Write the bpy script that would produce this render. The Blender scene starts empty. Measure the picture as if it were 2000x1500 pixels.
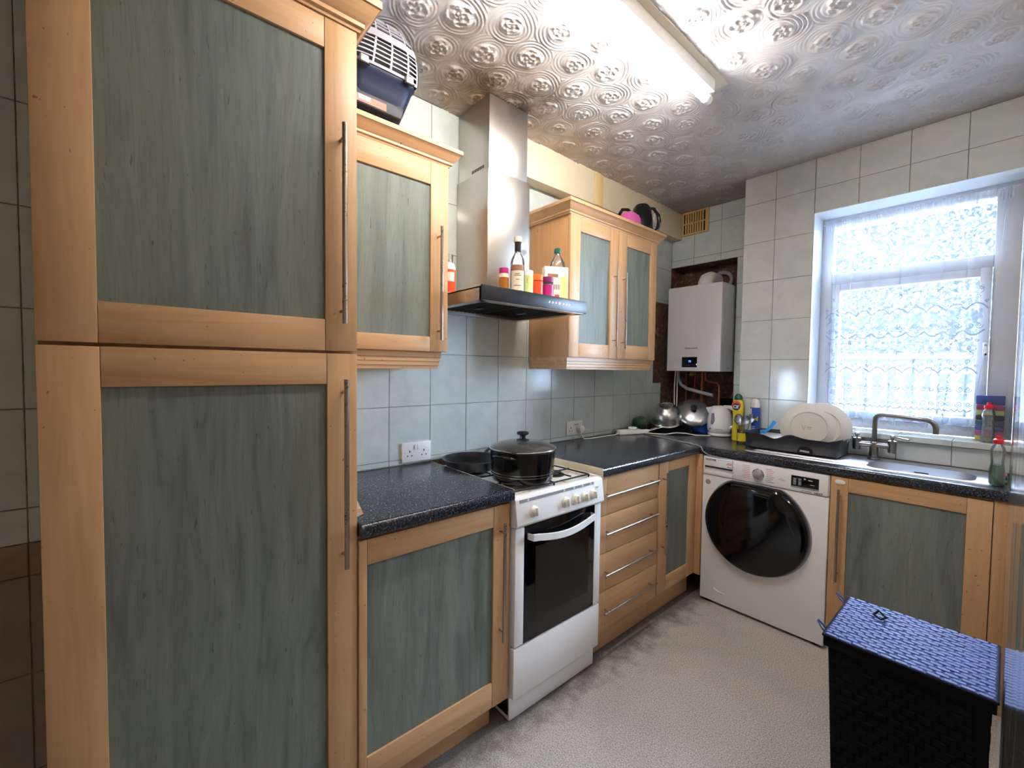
import bpy, bmesh, math, random
import numpy as np
from mathutils import Vector, Matrix
random.seed(7); np.random.seed(7)
S = bpy.context.scene
COL = S.collection
PI = math.pi

# ------------------------------------------------------------------ camera, world, exposure
cam_d = bpy.data.cameras.new('camera'); cam = bpy.data.objects.new('camera', cam_d); COL.objects.link(cam)
ya, pi_, ro = [math.radians(a) for a in (49.1434, 2.1372, 0.7146)]
fw = Vector((-math.sin(ya)*math.cos(pi_), math.cos(ya)*math.cos(pi_), -math.sin(pi_)))
r_ = Vector((math.cos(ya), math.sin(ya), 0)); u_ = r_.cross(fw)
r2 = r_*math.cos(ro)+u_*math.sin(ro); u2 = -r_*math.sin(ro)+u_*math.cos(ro)
M = Matrix((r2, u2, -fw)).transposed().to_4x4(); M.translation = Vector((1.7649, 0, 1.3451))
cam.matrix_world = M
cam_d.sensor_width = 36; cam_d.sensor_fit = 'HORIZONTAL'; cam_d.lens = 835.68/2000*36; cam_d.clip_start = 0.005
S.camera = cam
S.view_settings.view_transform = 'Standard'; S.view_settings.look = 'None'
S.view_settings.gamma = 1; S.view_settings.use_curve_mapping = False
S.view_settings.exposure = 2.0
W = bpy.data.worlds.new('sky'); S.world = W; W.use_nodes = True
bg = W.node_tree.nodes['Background']; bg.inputs[0].default_value = (0.58, 0.74, 1.0, 1); bg.inputs[1].default_value = 31.0
TUBE_STRENGTH = 33.0
sun_d = bpy.data.lights.new('sun', 'SUN'); sun = bpy.data.objects.new('sun', sun_d); COL.objects.link(sun)
sun_d.energy = 0.8; sun_d.angle = math.radians(1.5); sun_d.color = (1, .95, .86)
sun.rotation_euler = (math.radians(50), 0, math.radians(-62)); sun.location = (4, 6, 8)   # lights the garden, from beyond the house's side
pt_d = bpy.data.lights.new('window_portal', 'AREA'); pt = bpy.data.objects.new('window_portal', pt_d); COL.objects.link(pt)
pt_d.shape = 'RECTANGLE'; pt_d.size = .74; pt_d.size_y = 1.18; pt_d.cycles.is_portal = True
pt.location = (1.395, 3.17, 1.63); pt.rotation_euler = (math.radians(-90), 0, 0)

# ------------------------------------------------------------------ materials
def srgb(r, g, b):
    f = lambda c: (c/255/12.92) if c/255 <= .04045 else ((c/255+.055)/1.055)**2.4
    return (f(r), f(g), f(b), 1)
class NT:
    def __init__(s, name):
        s.m = bpy.data.materials.new(name); s.m.use_nodes = True; s.t = s.m.node_tree; s.n = s.t.nodes
        s.b = s.n['Principled BSDF']; s.out = s.n['Material Output']
    def node(s, typ, ins=None, **kw):
        n = s.n.new(typ)
        for k, v in kw.items(): setattr(n, k, v)
        for k, v in (ins or {}).items():
            if isinstance(v, bpy.types.NodeSocket): s.t.links.new(v, n.inputs[k])
            else: n.inputs[k].default_value = v
        return n
    def link(s, a, b): s.t.links.new(a, b)
    def coords(s, scale=(1, 1, 1), world=False):
        if world: c = s.node('ShaderNodeNewGeometry').outputs['Position']
        else: c = s.node('ShaderNodeTexCoord').outputs['Object']
        return s.node('ShaderNodeMapping', {0: c, 3: scale}).outputs[0]
    def noise(s, vec, scale, detail=4, rough=.55, dist=0):
        return s.node('ShaderNodeTexNoise', {'Vector': vec, 'Scale': scale, 'Detail': detail, 'Roughness': rough, 'Distortion': dist}).outputs[0]
    def ramp(s, fac, stops):
        r = s.node('ShaderNodeValToRGB', {0: fac}); e = r.color_ramp.elements
        while len(e) < len(stops): e.new(.5)
        for el, (p, c) in zip(e, stops): el.position = p; el.color = c if len(c) == 4 else (*c, 1)
        return r.outputs[0]
    def mix(s, fac, a, b, mode='MIX'):
        n = s.node('ShaderNodeMix', data_type='RGBA', blend_type=mode)
        for i, v in ((0, fac), (6, a), (7, b)):
            if isinstance(v, bpy.types.NodeSocket): s.link(v, n.inputs[i])
            else: n.inputs[i].default_value = v
        return n.outputs[2]
    def math(s, op, a, b=0., c=None):
        n = s.node('ShaderNodeMath', operation=op)
        for i, v in ((0, a), (1, b), (2, c)):
            if v is None: continue
            if isinstance(v, bpy.types.NodeSocket): s.link(v, n.inputs[i])
            else: n.inputs[i].default_value = v
        return n.outputs[0]
    def set(s, **k):
        for key, v in k.items():
            i = s.b.inputs[{'col': 'Base Color', 'rough': 'Roughness', 'metal': 'Metallic', 'spec': 'Specular IOR Level', 'coat': 'Coat Weight', 'coatr': 'Coat Roughness', 'trans': 'Transmission Weight', 'alpha': 'Alpha', 'ior': 'IOR', 'emc': 'Emission Color', 'ems': 'Emission Strength'}[key]]
            if isinstance(v, bpy.types.NodeSocket): s.link(v, i)
            else: i.default_value = v
        return s
    def bump(s, h, strength=.3, dist=.001):
        n = s.node('ShaderNodeBump', {'Strength': strength, 'Distance': dist, 'Height': h}); s.link(n.outputs[0], s.b.inputs['Normal'])
def plain(name, col, rough=.5, metal=0., coat=0., mott=0., scale=30, **k):
    m = NT(name); m.set(rough=rough, metal=metal, coat=coat, **k)
    if mott:
        f = m.noise(m.coords(), scale)
        c2 = tuple(min(1, c*(1+mott)) for c in col[:3])+(1,); c1 = tuple(c*(1-mott) for c in col[:3])+(1,)
        m.set(col=m.ramp(f, [(.3, c1), (.7, c2)]))
    else: m.set(col=col)
    return m.m
def wood(name, axis, base=(204, 163, 120), dark=(185, 141, 96), light=(213, 176, 134)):
    m = NT(name); sc = [26, 26, 26]; sc[axis] = 1.6
    v = m.coords(tuple(sc), world=True)
    a = m.noise(v, 1.0, 5, .6, .8)
    sc2 = [5, 5, 5]; sc2[axis] = .7
    b = m.noise(m.coords(tuple(sc2), world=True), 1.0, 3, .5, 1.2)
    c = m.ramp(a, [(.25, srgb(*dark)), (.5, srgb(*base)), (.78, srgb(*light))])
    c = m.mix(m.math('MULTIPLY', b, .35), c, srgb(182, 136, 94))
    sp = m.noise(m.coords((1, 1, 1), world=True), 75, 2, .5)
    c = m.mix(m.ramp(sp, [(.71, (0, 0, 0)), (.75, (.7, .7, .7))]), c, srgb(96, 62, 38))
    m.set(col=c, rough=.42, spec=.4); m.bump(a, .12, .0006); return m.m
def greywood():
    m = NT('grey_green_woodgrain')
    warp = m.noise(m.coords((2.2, 2.2, 1.1), world=True), 1.0, 3, .5)
    off = m.node('ShaderNodeCombineXYZ', {0: m.math('MULTIPLY', warp, .10), 1: m.math('MULTIPLY', warp, .10)}).outputs[0]
    base = m.node('ShaderNodeVectorMath', {0: m.node('ShaderNodeNewGeometry').outputs['Position'], 1: off}, operation='ADD').outputs[0]
    def mp(sc): return m.node('ShaderNodeMapping', {0: base, 3: sc}).outputs[0]
    a = m.noise(mp((22, 22, 1.8)), 1.0, 6, .62, 1.0)
    big = m.noise(mp((7, 7, .6)), 1.0, 3, .5, .8)
    fine = m.noise(mp((210, 210, 9)), 1, 4, .7, .2)
    fl = m.noise(mp((120, 120, 22)), 1, 3, .6, .3)
    c = m.ramp(a, [(.28, srgb(90, 97, 92)), (.5, srgb(113, 121, 115)), (.74, srgb(128, 136, 129))])
    c = m.mix(m.ramp(big, [(.42, (0, 0, 0)), (.62, (.45, .45, .45))]), c, srgb(132, 136, 124))
    c = m.mix(m.ramp(fine, [(.52, (0, 0, 0)), (.70, (.38, .38, .38))]), c, srgb(74, 80, 76))
    c = m.mix(m.ramp(fl, [(.66, (0, 0, 0)), (.72, (.55, .55, .55))]), c, srgb(56, 60, 58))
    m.set(col=c, rough=.5, spec=.3); m.bump(fine, .12, .0006); return m.m
MAT = {}
MAT['wood_v'] = wood('beech_vertical', 2); MAT['wood_y'] = wood('beech_along_y', 1); MAT['wood_x'] = wood('beech_along_x', 0)
MAT['wood_side'] = wood('beech_side_panel', 2, (196, 148, 98), (182, 134, 86), (206, 160, 110))
MAT['grey'] = greywood()
def tile_mat(name, a, b, c, rough=.14):
    m = NT(name); v = m.coords((1, 1, 1), world=True)
    n1 = m.noise(v, 9, 5, .65, .6); n2 = m.noise(v, 55, 3, .6)
    oi = m.node('ShaderNodeObjectInfo').outputs['Random']
    col = m.ramp(n1, [(.3, srgb(*a)), (.52, srgb(*b)), (.75, srgb(*c))])
    col = m.mix(m.math('MULTIPLY', n2, .15), col, srgb(*a))
    col = m.mix(m.math('MULTIPLY', oi, .18), col, srgb(*b))
    m.set(col=col, rough=rough, spec=.5)
    m.bump(m.noise(v, 14, 2), .12, .002); return m.m
MAT['tile'] = tile_mat('glazed_tile_pale_green', (190, 200, 198), (203, 211, 208), (212, 218, 214))
MAT['tile_win'] = tile_mat('glazed_tile_window_wall', (190, 196, 192), (201, 205, 201), (208, 211, 207))
MAT['tile_dado'] = tile_mat('brown_dado_tile', (120, 98, 78), (150, 128, 104), (170, 150, 128), .3)
MAT['tile_brown'] = tile_mat('beige_brown_tile', (128, 110, 92), (142, 124, 106), (152, 136, 118), .3)
def grout():
    m = NT('grout'); n = m.noise(m.coords(world=True), 40, 4, .6)
    m.set(col=m.ramp(n, [(.3, srgb(96, 86, 68)), (.7, srgb(150, 142, 122))]), rough=.9); return m.m
MAT['grout'] = grout()
def worktop():
    m = NT('speckled_black_laminate'); v = m.coords(world=True)
    n = m.noise(v, 170, 4, .7, .4); n2 = m.noise(v, 60, 4, .6)
    c = m.ramp(n, [(.40, srgb(20, 21, 26)), (.54, srgb(42, 45, 53)), (.64, srgb(104, 110, 122))])
    c = m.mix(m.math('MULTIPLY', n2, .3), c, srgb(28, 31, 40))
    m.set(col=c, rough=.23, spec=.55); m.bump(n, .25, .0004); return m.m
MAT['worktop'] = worktop()
def floor_mat():
    m = NT('speckled_grey_vinyl'); v = m.coords(world=True)
    n = m.noise(v, 210, 3, .8); n2 = m.noise(v, 2.2, 5, .6, .4)
    c = m.ramp(n, [(.36, srgb(122, 115, 109)), (.5, srgb(184, 178, 172)), (.64, srgb(218, 213, 208))])
    c = m.mix(m.ramp(n2, [(.45, (0, 0, 0)), (.8, (.35, .35, .35))]), c, srgb(118, 108, 98))
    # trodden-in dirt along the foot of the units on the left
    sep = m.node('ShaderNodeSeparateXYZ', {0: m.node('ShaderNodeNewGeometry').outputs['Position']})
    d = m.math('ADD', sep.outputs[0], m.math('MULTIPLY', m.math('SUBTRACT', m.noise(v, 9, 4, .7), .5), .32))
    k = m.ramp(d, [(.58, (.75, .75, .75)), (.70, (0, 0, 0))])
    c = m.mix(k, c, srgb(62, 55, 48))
    m.set(col=c, rough=.75, spec=.3); m.bump(n, .12, .0005); return m.m
MAT['floor'] = floor_mat()
def ceil_mat():
    m = NT('artex_plaster'); g = m.node('ShaderNodeNewGeometry').outputs['Position']
    n = m.noise(m.coords(world=True), 5, 4, .6)
    c = m.ramp(n, [(.3, srgb(192, 188, 187)), (.7, srgb(207, 203, 202))])
    wob = m.math('MULTIPLY', m.math('SUBTRACT', m.noise(m.coords(world=True), 11, 4, .7), .5), .35)
    def blob(x, y, r0, r1, amt, col, c):
        d = m.node('ShaderNodeVectorMath', {0: g, 1: (x, y, 2.55)}, operation='DISTANCE').outputs['Value']
        d = m.math('ADD', d, wob)
        return m.mix(m.ramp(d, [(r0, (amt,)*3), (r1, (0, 0, 0))]), c, srgb(*col))
    c = blob(.16, 1.16, .02, .48, .85, (150, 122, 82), c)      # cooking grease stain round the duct
    c = blob(.27, 1.34, .02, .17, .95, (62, 46, 32), c)
    c = blob(.27, 1.12, .0, .17, .85, (96, 72, 46), c)
    c = blob(.10, 1.75, .0, .40, .5, (196, 160, 110), c)
    c = blob(.05, 2.4, .0, .5, .4, (190, 165, 140), c)
    c = blob(.3, 3.15, .0, .45, .6, (150, 140, 128), c)
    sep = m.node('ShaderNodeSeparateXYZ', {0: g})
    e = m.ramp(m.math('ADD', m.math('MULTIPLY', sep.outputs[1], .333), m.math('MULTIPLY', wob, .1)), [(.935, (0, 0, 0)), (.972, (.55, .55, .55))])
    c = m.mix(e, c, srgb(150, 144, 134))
    sp = m.noise(m.coords(world=True), 62, 3, .6)
    near = m.ramp(m.math('MULTIPLY', sep.outputs[1], .333), [(.80, (0, 0, 0)), (.95, (1, 1, 1))])
    c = m.mix(m.mix(1.0, m.ramp(sp, [(.66, (0, 0, 0)), (.70, (.6, .6, .6))]), near, 'MULTIPLY'), c, srgb(86, 84, 84))
    m.set(col=c, rough=.55, spec=.4); return m.m
MAT['ceiling'] = ceil_mat()
def plaster():
    m = NT('bare_brown_plaster'); v = m.coords(world=True)
    n = m.noise(v, 22, 6, .7, 1.0)
    c = m.ramp(n, [(.3, srgb(52, 34, 26)), (.52, srgb(104, 74, 58)), (.62, srgb(128, 98, 78)), (.74, srgb(176, 158, 138))])
    m.set(col=c, rough=.9); m.bump(n, .6, .004); return m.m
MAT['plaster'] = plaster()
MAT['cream'] = plain('cream_paint', srgb(222, 208, 180), .5, mott=.05, scale=6)
MAT['hall'] = plain('cream_bounce_paint', srgb(232, 226, 214), .7)  # unseen back wall, made pale to bounce light into the room
MAT['tape'] = plain('yellowed_tape', srgb(226, 200, 142), .4)
MAT['upvc'] = plain('white_upvc', srgb(206, 208, 214), .28)
MAT['reveal'] = plain('white_gloss_reveal', srgb(228, 234, 238), .3)
MAT['white'] = plain('white_enamel', srgb(242, 241, 242), .22, mott=.02, scale=5)
MAT['white_plastic'] = plain('white_plastic', srgb(236, 234, 230), .35)
MAT['offwhite'] = plain('grubby_white_knob', srgb(226, 222, 210), .35)
MAT['ceramic'] = plain('white_ceramic', srgb(222, 218, 212), .18)
MAT['boiler'] = plain('boiler_white', srgb(216, 214, 216), .3)
MAT['black'] = plain('black_plastic', srgb(18, 18, 20), .35)
MAT['blackgloss'] = plain('black_gloss_glass', srgb(6, 6, 8), .06)
MAT['ovenglass'] = plain('oven_window_glass', srgb(14, 14, 14), .08)
MAT['hoodglass'] = plain('hood_black_glass', srgb(20, 22, 32), .38)
MAT['enamel'] = plain('black_enamel', srgb(8, 8, 9), .16)
MAT['nonstick'] = plain('nonstick_black', srgb(20, 21, 26), .3)
MAT['iron'] = plain('cast_iron', srgb(22, 20, 19), .6)
MAT['dark'] = plain('dark_void', srgb(10, 9, 8), .8)
MAT['steel_dark'] = plain('greasy_filter_metal', srgb(48, 44, 40), .4, metal=.8, mott=.3, scale=40)
MAT['copper'] = plain('copper_pipe', srgb(150, 84, 58), .4, metal=.8, mott=.25, scale=20)
MAT['brass'] = plain('brass_fitting', srgb(190, 150, 70), .35, metal=.9)
MAT['navy'] = plain('navy_plastic', srgb(28, 38, 64), .35)
MAT['navydark'] = plain('dark_navy_plastic', srgb(32, 34, 44), .5)
MAT['greyplastic'] = plain('grey_plastic', srgb(158, 156, 164), .38)
MAT['greyrack'] = plain('charcoal_rack_plastic', srgb(40, 41, 46), .4)
MAT['strap'] = plain('navy_woven_strap', srgb(40, 54, 116), .55, mott=.2, scale=14, spec=.35)
MAT['strapdark'] = plain('shaded_navy_strap', srgb(5, 5, 7), .7, spec=.15)  # same navy strap, its shade away from the window put into the colour
MAT['red'] = plain('red_cap', srgb(214, 26, 34), .3)
MAT['green_dk'] = plain('dark_green_cap', srgb(12, 84, 66), .35)
MAT['green'] = plain('green_plastic', srgb(70, 110, 66), .35)
MAT['yellow'] = plain('yellow_plastic', srgb(226, 204, 36), .35)
MAT['blue'] = plain('blue_plastic', srgb(30, 90, 170), .35)
MAT['bluelabel'] = plain('blue_label', srgb(22, 66, 158), .3)
MAT['skyblue'] = plain('sky_blue_plastic', srgb(40, 150, 226), .35)
MAT['teal'] = plain('teal_plastic', srgb(20, 110, 130), .35)
MAT['magenta'] = plain('magenta_plastic', srgb(176, 36, 116), .35)
MAT['pink'] = plain('pink_plastic', srgb(206, 92, 160), .3)
MAT['orange'] = plain('orange_plastic', srgb(236, 110, 30), .35)
MAT['orangered'] = plain('orange_red_label', srgb(216, 74, 34), .35)
MAT['purple'] = plain('purple_plastic', srgb(120, 36, 92), .35)
MAT['paper'] = plain('paper_label', srgb(228, 214, 192), .6, mott=.06, scale=60)
MAT['limelabel'] = plain('lime_label', srgb(206, 218, 140), .5)
MAT['carton'] = plain('white_carton', srgb(236, 226, 206), .5, mott=.12, scale=24)
MAT['cream_vent'] = plain('aged_cream_plastic', srgb(206, 168, 112), .45, mott=.06, scale=12)
MAT['amber'] = plain('amber_liquid', srgb(160, 100, 30), .2)
MAT['ink'] = plain('print_dark', srgb(36, 36, 40), .5)
MAT['inkred'] = plain('print_red', srgb(196, 60, 70), .5)
MAT['inkwhite'] = plain('print_white', srgb(226, 228, 232), .5)
MAT['stripgrey'] = plain('grey_print_strip', srgb(138, 138, 146), .4)
MAT['brownlabel'] = plain('brown_label', srgb(150, 108, 84), .5)
MAT['lace'] = None
def metal(name, col, rough, brushed=None, rust=0):
    m = NT(name); m.set(metal=1.0, rough=rough, col=col)
    if brushed is not None:
        sc = [240, 240, 240]; sc[brushed] = 3
        n = m.noise(m.coords(tuple(sc), world=True), 1, 3, .6)
        m.set(rough=m.math('ADD', m.math('MULTIPLY', n, .18), rough-.09))
    if rust:
        n = m.noise(m.coords(world=True), 130, 4, .7); n2 = m.noise(m.coords(world=True), 9, 2, .5)
        f = m.ramp(m.math('ADD', n, m.math('MULTIPLY', m.math('SUBTRACT', n2, .5), .7)), [(.62-rust*.1, (0, 0, 0)), (.72-rust*.1, (1, 1, 1))])
        m.set(col=m.mix(f, col, srgb(78, 52, 38)), metal=m.math('SUBTRACT', 1.0, m.math('MULTIPLY', f, .7)), rough=m.math('ADD', rough, m.math('MULTIPLY', f, .4)))
    return m.m
MAT['steel'] = metal('brushed_steel', srgb(196, 190, 182), .34, 2)
MAT['steel_h'] = metal('brushed_steel_sink', srgb(208, 210, 216), .36, 0)
MAT['chrome'] = metal('chrome', srgb(214, 214, 216), .1)
MAT['bowlsteel'] = metal('polished_steel', srgb(190, 194, 198), .27)
MAT['handle'] = metal('spotted_nickel_handle', srgb(176, 166, 156), .3, rust=.2)
MAT['handle_clean'] = metal('nickel_handle', srgb(186, 180, 174), .28, rust=.3)
MAT['tap'] = metal('dull_chrome_tap', srgb(142, 140, 142), .28, rust=.0)
def clear(name, tint, glossy=.12, rough=.05, density=.1):
    m = NT(name); n = m.n
    tr = m.node('ShaderNodeBsdfTransparent', {0: tint}); gl = m.node('ShaderNodeBsdfGlossy', {0: (1, 1, 1, 1), 1: rough})
    df = m.node('ShaderNodeBsdfDiffuse', {0: (.8, .85, .9, 1)})
    fr = m.node('ShaderNodeFresnel', {0: 1.45})
    s1 = m.node('ShaderNodeMixShader', {0: density, 1: tr.outputs[0], 2: df.outputs[0]})
    s2 = m.node('ShaderNodeMixShader', {0: m.math('ADD', m.math('MULTIPLY', fr.outputs[0], .9), glossy*.3), 1: s1.outputs[0], 2: gl.outputs[0]})
    m.link(s2.outputs[0], m.out.inputs[0]); return m.m
MAT['pane'] = clear('window_glass', (.97, .99, .98, 1), .05, .0, .0)
MAT['clearplastic'] = clear('clear_bottle_plastic', (.93, .95, .95, 1), .25, .08, .06)
MAT['film'] = clear('clear_plastic_film', (.95, .96, .98, 1), .1, .12, .05)
MAT['glassbottle'] = clear('clear_glass_bottle', (.92, .93, .92, 1), .25, .03, .03)
MAT['lidglass'] = clear('smoky_lid_glass', (.30, .28, .26, 1), .1, .08, .07)
MAT['greenliquid'] = clear('green_detergent', (.03, .5, .16, 1), .1, .05, .1)
MAT['darkliquid'] = plain('dark_vinegar', srgb(28, 26, 34), .12)
def net():
    m = NT('net_curtain_voile'); lw = m.node('ShaderNodeLayerWeight', {0: .35}).outputs['Facing']
    tr = m.node('ShaderNodeBsdfTransparent', {0: (.98, .99, 1, 1)})
    tl = m.node('ShaderNodeBsdfTranslucent', {0: (.86, .9, .96, 1)}); df = m.node('ShaderNodeBsdfDiffuse', {0: (.62, .66, .74, 1)})
    a = m.node('ShaderNodeMixShader', {0: .8, 1: tl.outputs[0], 2: df.outputs[0]})
    f = m.math('ADD', m.math('MULTIPLY', lw, .50), .12)
    s = m.node('ShaderNodeMixShader', {0: f, 1: tr.outputs[0], 2: a.outputs[0]}); m.link(s.outputs[0], m.out.inputs[0]); return m.m
MAT['net'] = net()
def lace(name, f, dm=.96, c=(.32, .36, .46, 1)):
    m = NT(name)
    tr = m.node('ShaderNodeBsdfTransparent', {0: (.98, .99, 1, 1)})
    tl = m.node('ShaderNodeBsdfTranslucent', {0: (.62, .68, .80, 1)}); df = m.node('ShaderNodeBsdfDiffuse', {0: c})
    a = m.node('ShaderNodeMixShader', {0: dm, 1: tl.outputs[0], 2: df.outputs[0]})
    s = m.node('ShaderNodeMixShader', {0: f, 1: tr.outputs[0], 2: a.outputs[0]}); m.link(s.outputs[0], m.out.inputs[0]); return m.m
MAT['lace'] = lace('lace_thread', .85); MAT['lacefill'] = lace('lace_filling', .5, .96, (.36, .40, .52, 1))
def emis(name, col, s):
    m = NT(name); m.set(col=(0, 0, 0, 1), emc=col, ems=s); return m.m
MAT['tube'] = emis('fluorescent_tube_glow', (1.0, .945, .89, 1), TUBE_STRENGTH)
MAT['led'] = emis('white_touch_icons', (.8, .85, 1, 1), .9)
MAT['ledblue'] = emis('blue_display_digits', (.05, .12, 1, 1), 2.2)
MAT['leaf'] = plain('hedge_leaves', srgb(50, 55, 51), .8, mott=.12, scale=2, spec=.05)
MAT['lawn'] = plain('bounce_paving', srgb(172, 168, 166), .8, mott=.1, scale=5)  # unseen ground, kept pale to bounce daylight onto the ceiling
MAT['fence'] = plain('weathered_fence_boards', srgb(42, 43, 46), .9, mott=.15, scale=5, spec=.05)
def wallpaint():
    m = NT('gloss_painted_right_wall'); n = m.noise(m.coords((6, 6, 1), world=True), 1, 4, .6)
    m.set(col=m.ramp(n, [(.3, srgb(186, 166, 144)), (.7, srgb(214, 200, 180))]), rough=.22, spec=.6); m.bump(n, .3, .004); return m.m
MAT['wallgloss'] = wallpaint()

# ------------------------------------------------------------------ mesh builder
class B:
    def __init__(s, mat='white', xf=None):
        s.bm = bmesh.new(); s.mats = []; s.cur = 0; s.xf = xf; s.m(mat)
    def m(s, name):
        if name not in s.mats: s.mats.append(name)
        s.cur = s.mats.index(name); return s
    def _fin(s, verts, faces):
        vs = [s.bm.verts.new((s.xf @ Vector(v)) if s.xf else v) for v in verts]
        out = []
        for f in faces:
            try:
                fc = s.bm.faces.new([vs[i] for i in f]); fc.material_index = s.cur; out.append(fc)
            except ValueError: pass
        return vs, out
    def box(s, lo, hi, bev=0., seg=2):
        x0, y0, z0 = lo; x1, y1, z1 = hi
        v = [(x0, y0, z0), (x1, y0, z0), (x1, y1, z0), (x0, y1, z0), (x0, y0, z1), (x1, y0, z1), (x1, y1, z1), (x0, y1, z1)]
        f = [(0, 3, 2, 1), (4, 5, 6, 7), (0, 1, 5, 4), (1, 2, 6, 5), (2, 3, 7, 6), (3, 0, 4, 7)]
        vs, fs = s._fin(v, f)
        if bev > 0:
            ed = list({e for q in fs for e in q.edges})
            bmesh.ops.bevel(s.bm, geom=ed, offset=bev, segments=seg, affect='EDGES', profile=.5, material=s.cur)
        return s
    def prism(s, poly, axis, a, b, bev=0.):
        # poly in the two other axes (in xyz order), extruded along axis from a to b
        ax = 'xyz'.index(axis); o = [i for i in range(3) if i != ax]; n = len(poly)
        def P(p, t):
            v = [0, 0, 0]; v[o[0]], v[o[1]] = p; v[ax] = t; return tuple(v)
        v = [P(p, a) for p in poly]+[P(p, b) for p in poly]
        f = [tuple(range(n))[::-1], tuple(range(n, 2*n))]+[(i, (i+1) % n, (i+1) % n+n, i+n) for i in range(n)]
        vs, fs = s._fin(v, f)
        bmesh.ops.recalc_face_normals(s.bm, faces=fs)
        if bev > 0:
            ed = list({e for q in fs for e in q.edges})
            bmesh.ops.bevel(s.bm, geom=ed, offset=bev, segments=2, affect='EDGES', profile=.5, material=s.cur)
        return s
    def lathe(s, prof, c=(0, 0, 0), axis='z', n=32, cap=True, sx=1., sy=1.):
        # prof: (r, h) list
        v = []; f = []; k = len(prof)
        for (r, h) in prof:
            for i in range(n):
                t = 2*PI*i/n; a, b = r*math.cos(t)*sx, r*math.sin(t)*sy
                p = {'z': (a, b, h), 'x': (h, a, b), 'y': (b, h, a)}[axis]
                v.append((p[0]+c[0], p[1]+c[1], p[2]+c[2]))
        for j in range(k-1):
            for i in range(n): f.append((j*n+i, j*n+(i+1) % n, (j+1)*n+(i+1) % n, (j+1)*n+i))
        if cap:
            if prof[0][0] > 1e-5: f.append(tuple(range(n))[::-1])
            if prof[-1][0] > 1e-5: f.append(tuple((k-1)*n+i for i in range(n)))
        vs, fs = s._fin(v, f); return s
    def cyl(s, p0, p1, r, n=16, r1=None): return s.tube([p0, p1], r, n, r1=r1)
    def tube(s, pts, r, n=10, r1=None, cap=True, closed=False, sq=1.):
        P = [Vector(p) for p in pts]; k = len(P); v = []; f = []; up = None
        for i, p in enumerate(P):
            a = P[(i-1) % k] if (i > 0 or closed) else p; b = P[(i+1) % k] if (i < k-1 or closed) else p
            t = (b-a).normalized()
            if up is None:
                up = Vector((0, 0, 1)) if abs(t.z) < .9 else Vector((1, 0, 0))
            up = (up - t*up.dot(t)).normalized(); w = t.cross(up)
            rr = r if r1 is None else r+(r1-r)*i/(k-1)
            if callable(r): rr = r(i/(k-1))
            for j in range(n):
                q = 2*PI*j/n; v.append(tuple(p+up*math.cos(q)*rr*sq+w*math.sin(q)*rr))
        L = k if closed else k-1
        for i in range(L):
            for j in range(n):
                a, b = i*n, ((i+1) % k)*n; f.append((a+j, a+(j+1) % n, b+(j+1) % n, b+j))
        if cap and not closed: f.append(tuple(range(n))[::-1]); f.append(tuple((k-1)*n+j for j in range(n)))
        vs, fs = s._fin(v, f); bmesh.ops.recalc_face_normals(s.bm, faces=fs); return s
    def sweep(s, path, prof):
        # path: (x,y) list, outward to the right-hand side; prof: (out, z) closed polygon
        n = len(prof); k = len(path); v = []; f = []
        for i, p in enumerate(path):
            ns = []
            if i > 0: d = Vector(p)-Vector(path[i-1]); ns.append(Vector((d.y, -d.x)).normalized())
            if i < k-1: d = Vector(path[i+1])-Vector(p); ns.append(Vector((d.y, -d.x)).normalized())
            m = sum(ns, Vector((0, 0))).normalized(); m = m/m.dot(ns[0])
            for (o, z) in prof: v.append((p[0]+m.x*o, p[1]+m.y*o, z))
        for i in range(k-1):
            for j in range(n): f.append((i*n+j, i*n+(j+1) % n, (i+1)*n+(j+1) % n, (i+1)*n+j))
        f.append(tuple(range(n))); f.append(tuple((k-1)*n+j for j in range(n))[::-1])
        vs, fs = s._fin(v, f); bmesh.ops.recalc_face_normals(s.bm, faces=fs); return s
    def quads(s, verts, faces):
        vs, fs = s._fin(verts, faces); return s
def org(o): return Vector(o.get('_w', (0, 0, 0)))
def obj(name, b, parent=None, angle=35, kind=None, label=None, smooth=True):
    me = bpy.data.meshes.new(name)
    co = [v.co for v in b.bm.verts]
    lo = Vector([min(c[i] for c in co) for i in range(3)]); hi = Vector([max(c[i] for c in co) for i in range(3)])
    c = (lo+hi)/2; c.z = lo.z if parent is None else c.z
    bmesh.ops.translate(b.bm, verts=b.bm.verts, vec=-c)
    b.bm.to_mesh(me); b.bm.free()
    for mn in b.mats: me.materials.append(MAT[mn])
    if smooth:
        me.polygons.foreach_set('use_smooth', [True]*len(me.polygons)); me.set_sharp_from_angle(angle=math.radians(angle))
    o = bpy.data.objects.new(name, me); COL.objects.link(o)
    place(o, c, parent)
    if kind: o['kind'] = kind
    if label: o['label'] = label
    return o
WPOS = {}
def place(o, w, parent=None):
    WPOS[o.name] = Vector(w)
    if parent is not None: o.parent = parent; o.location = Vector(w)-WPOS[parent.name]
    else: o.location = w
def tag(o, label, cat, group=None):
    o['label'] = label; o['category'] = cat
    if group: o['group'] = group
    return o
def thing(name, label, cat, loc, group=None):
    o = bpy.data.objects.new(name, None); o.empty_display_size = .05; COL.objects.link(o); place(o, loc)
    return tag(o, label, cat, group)
def struct(name, b, **k): return obj(name, b, kind='structure', **k)
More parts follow.
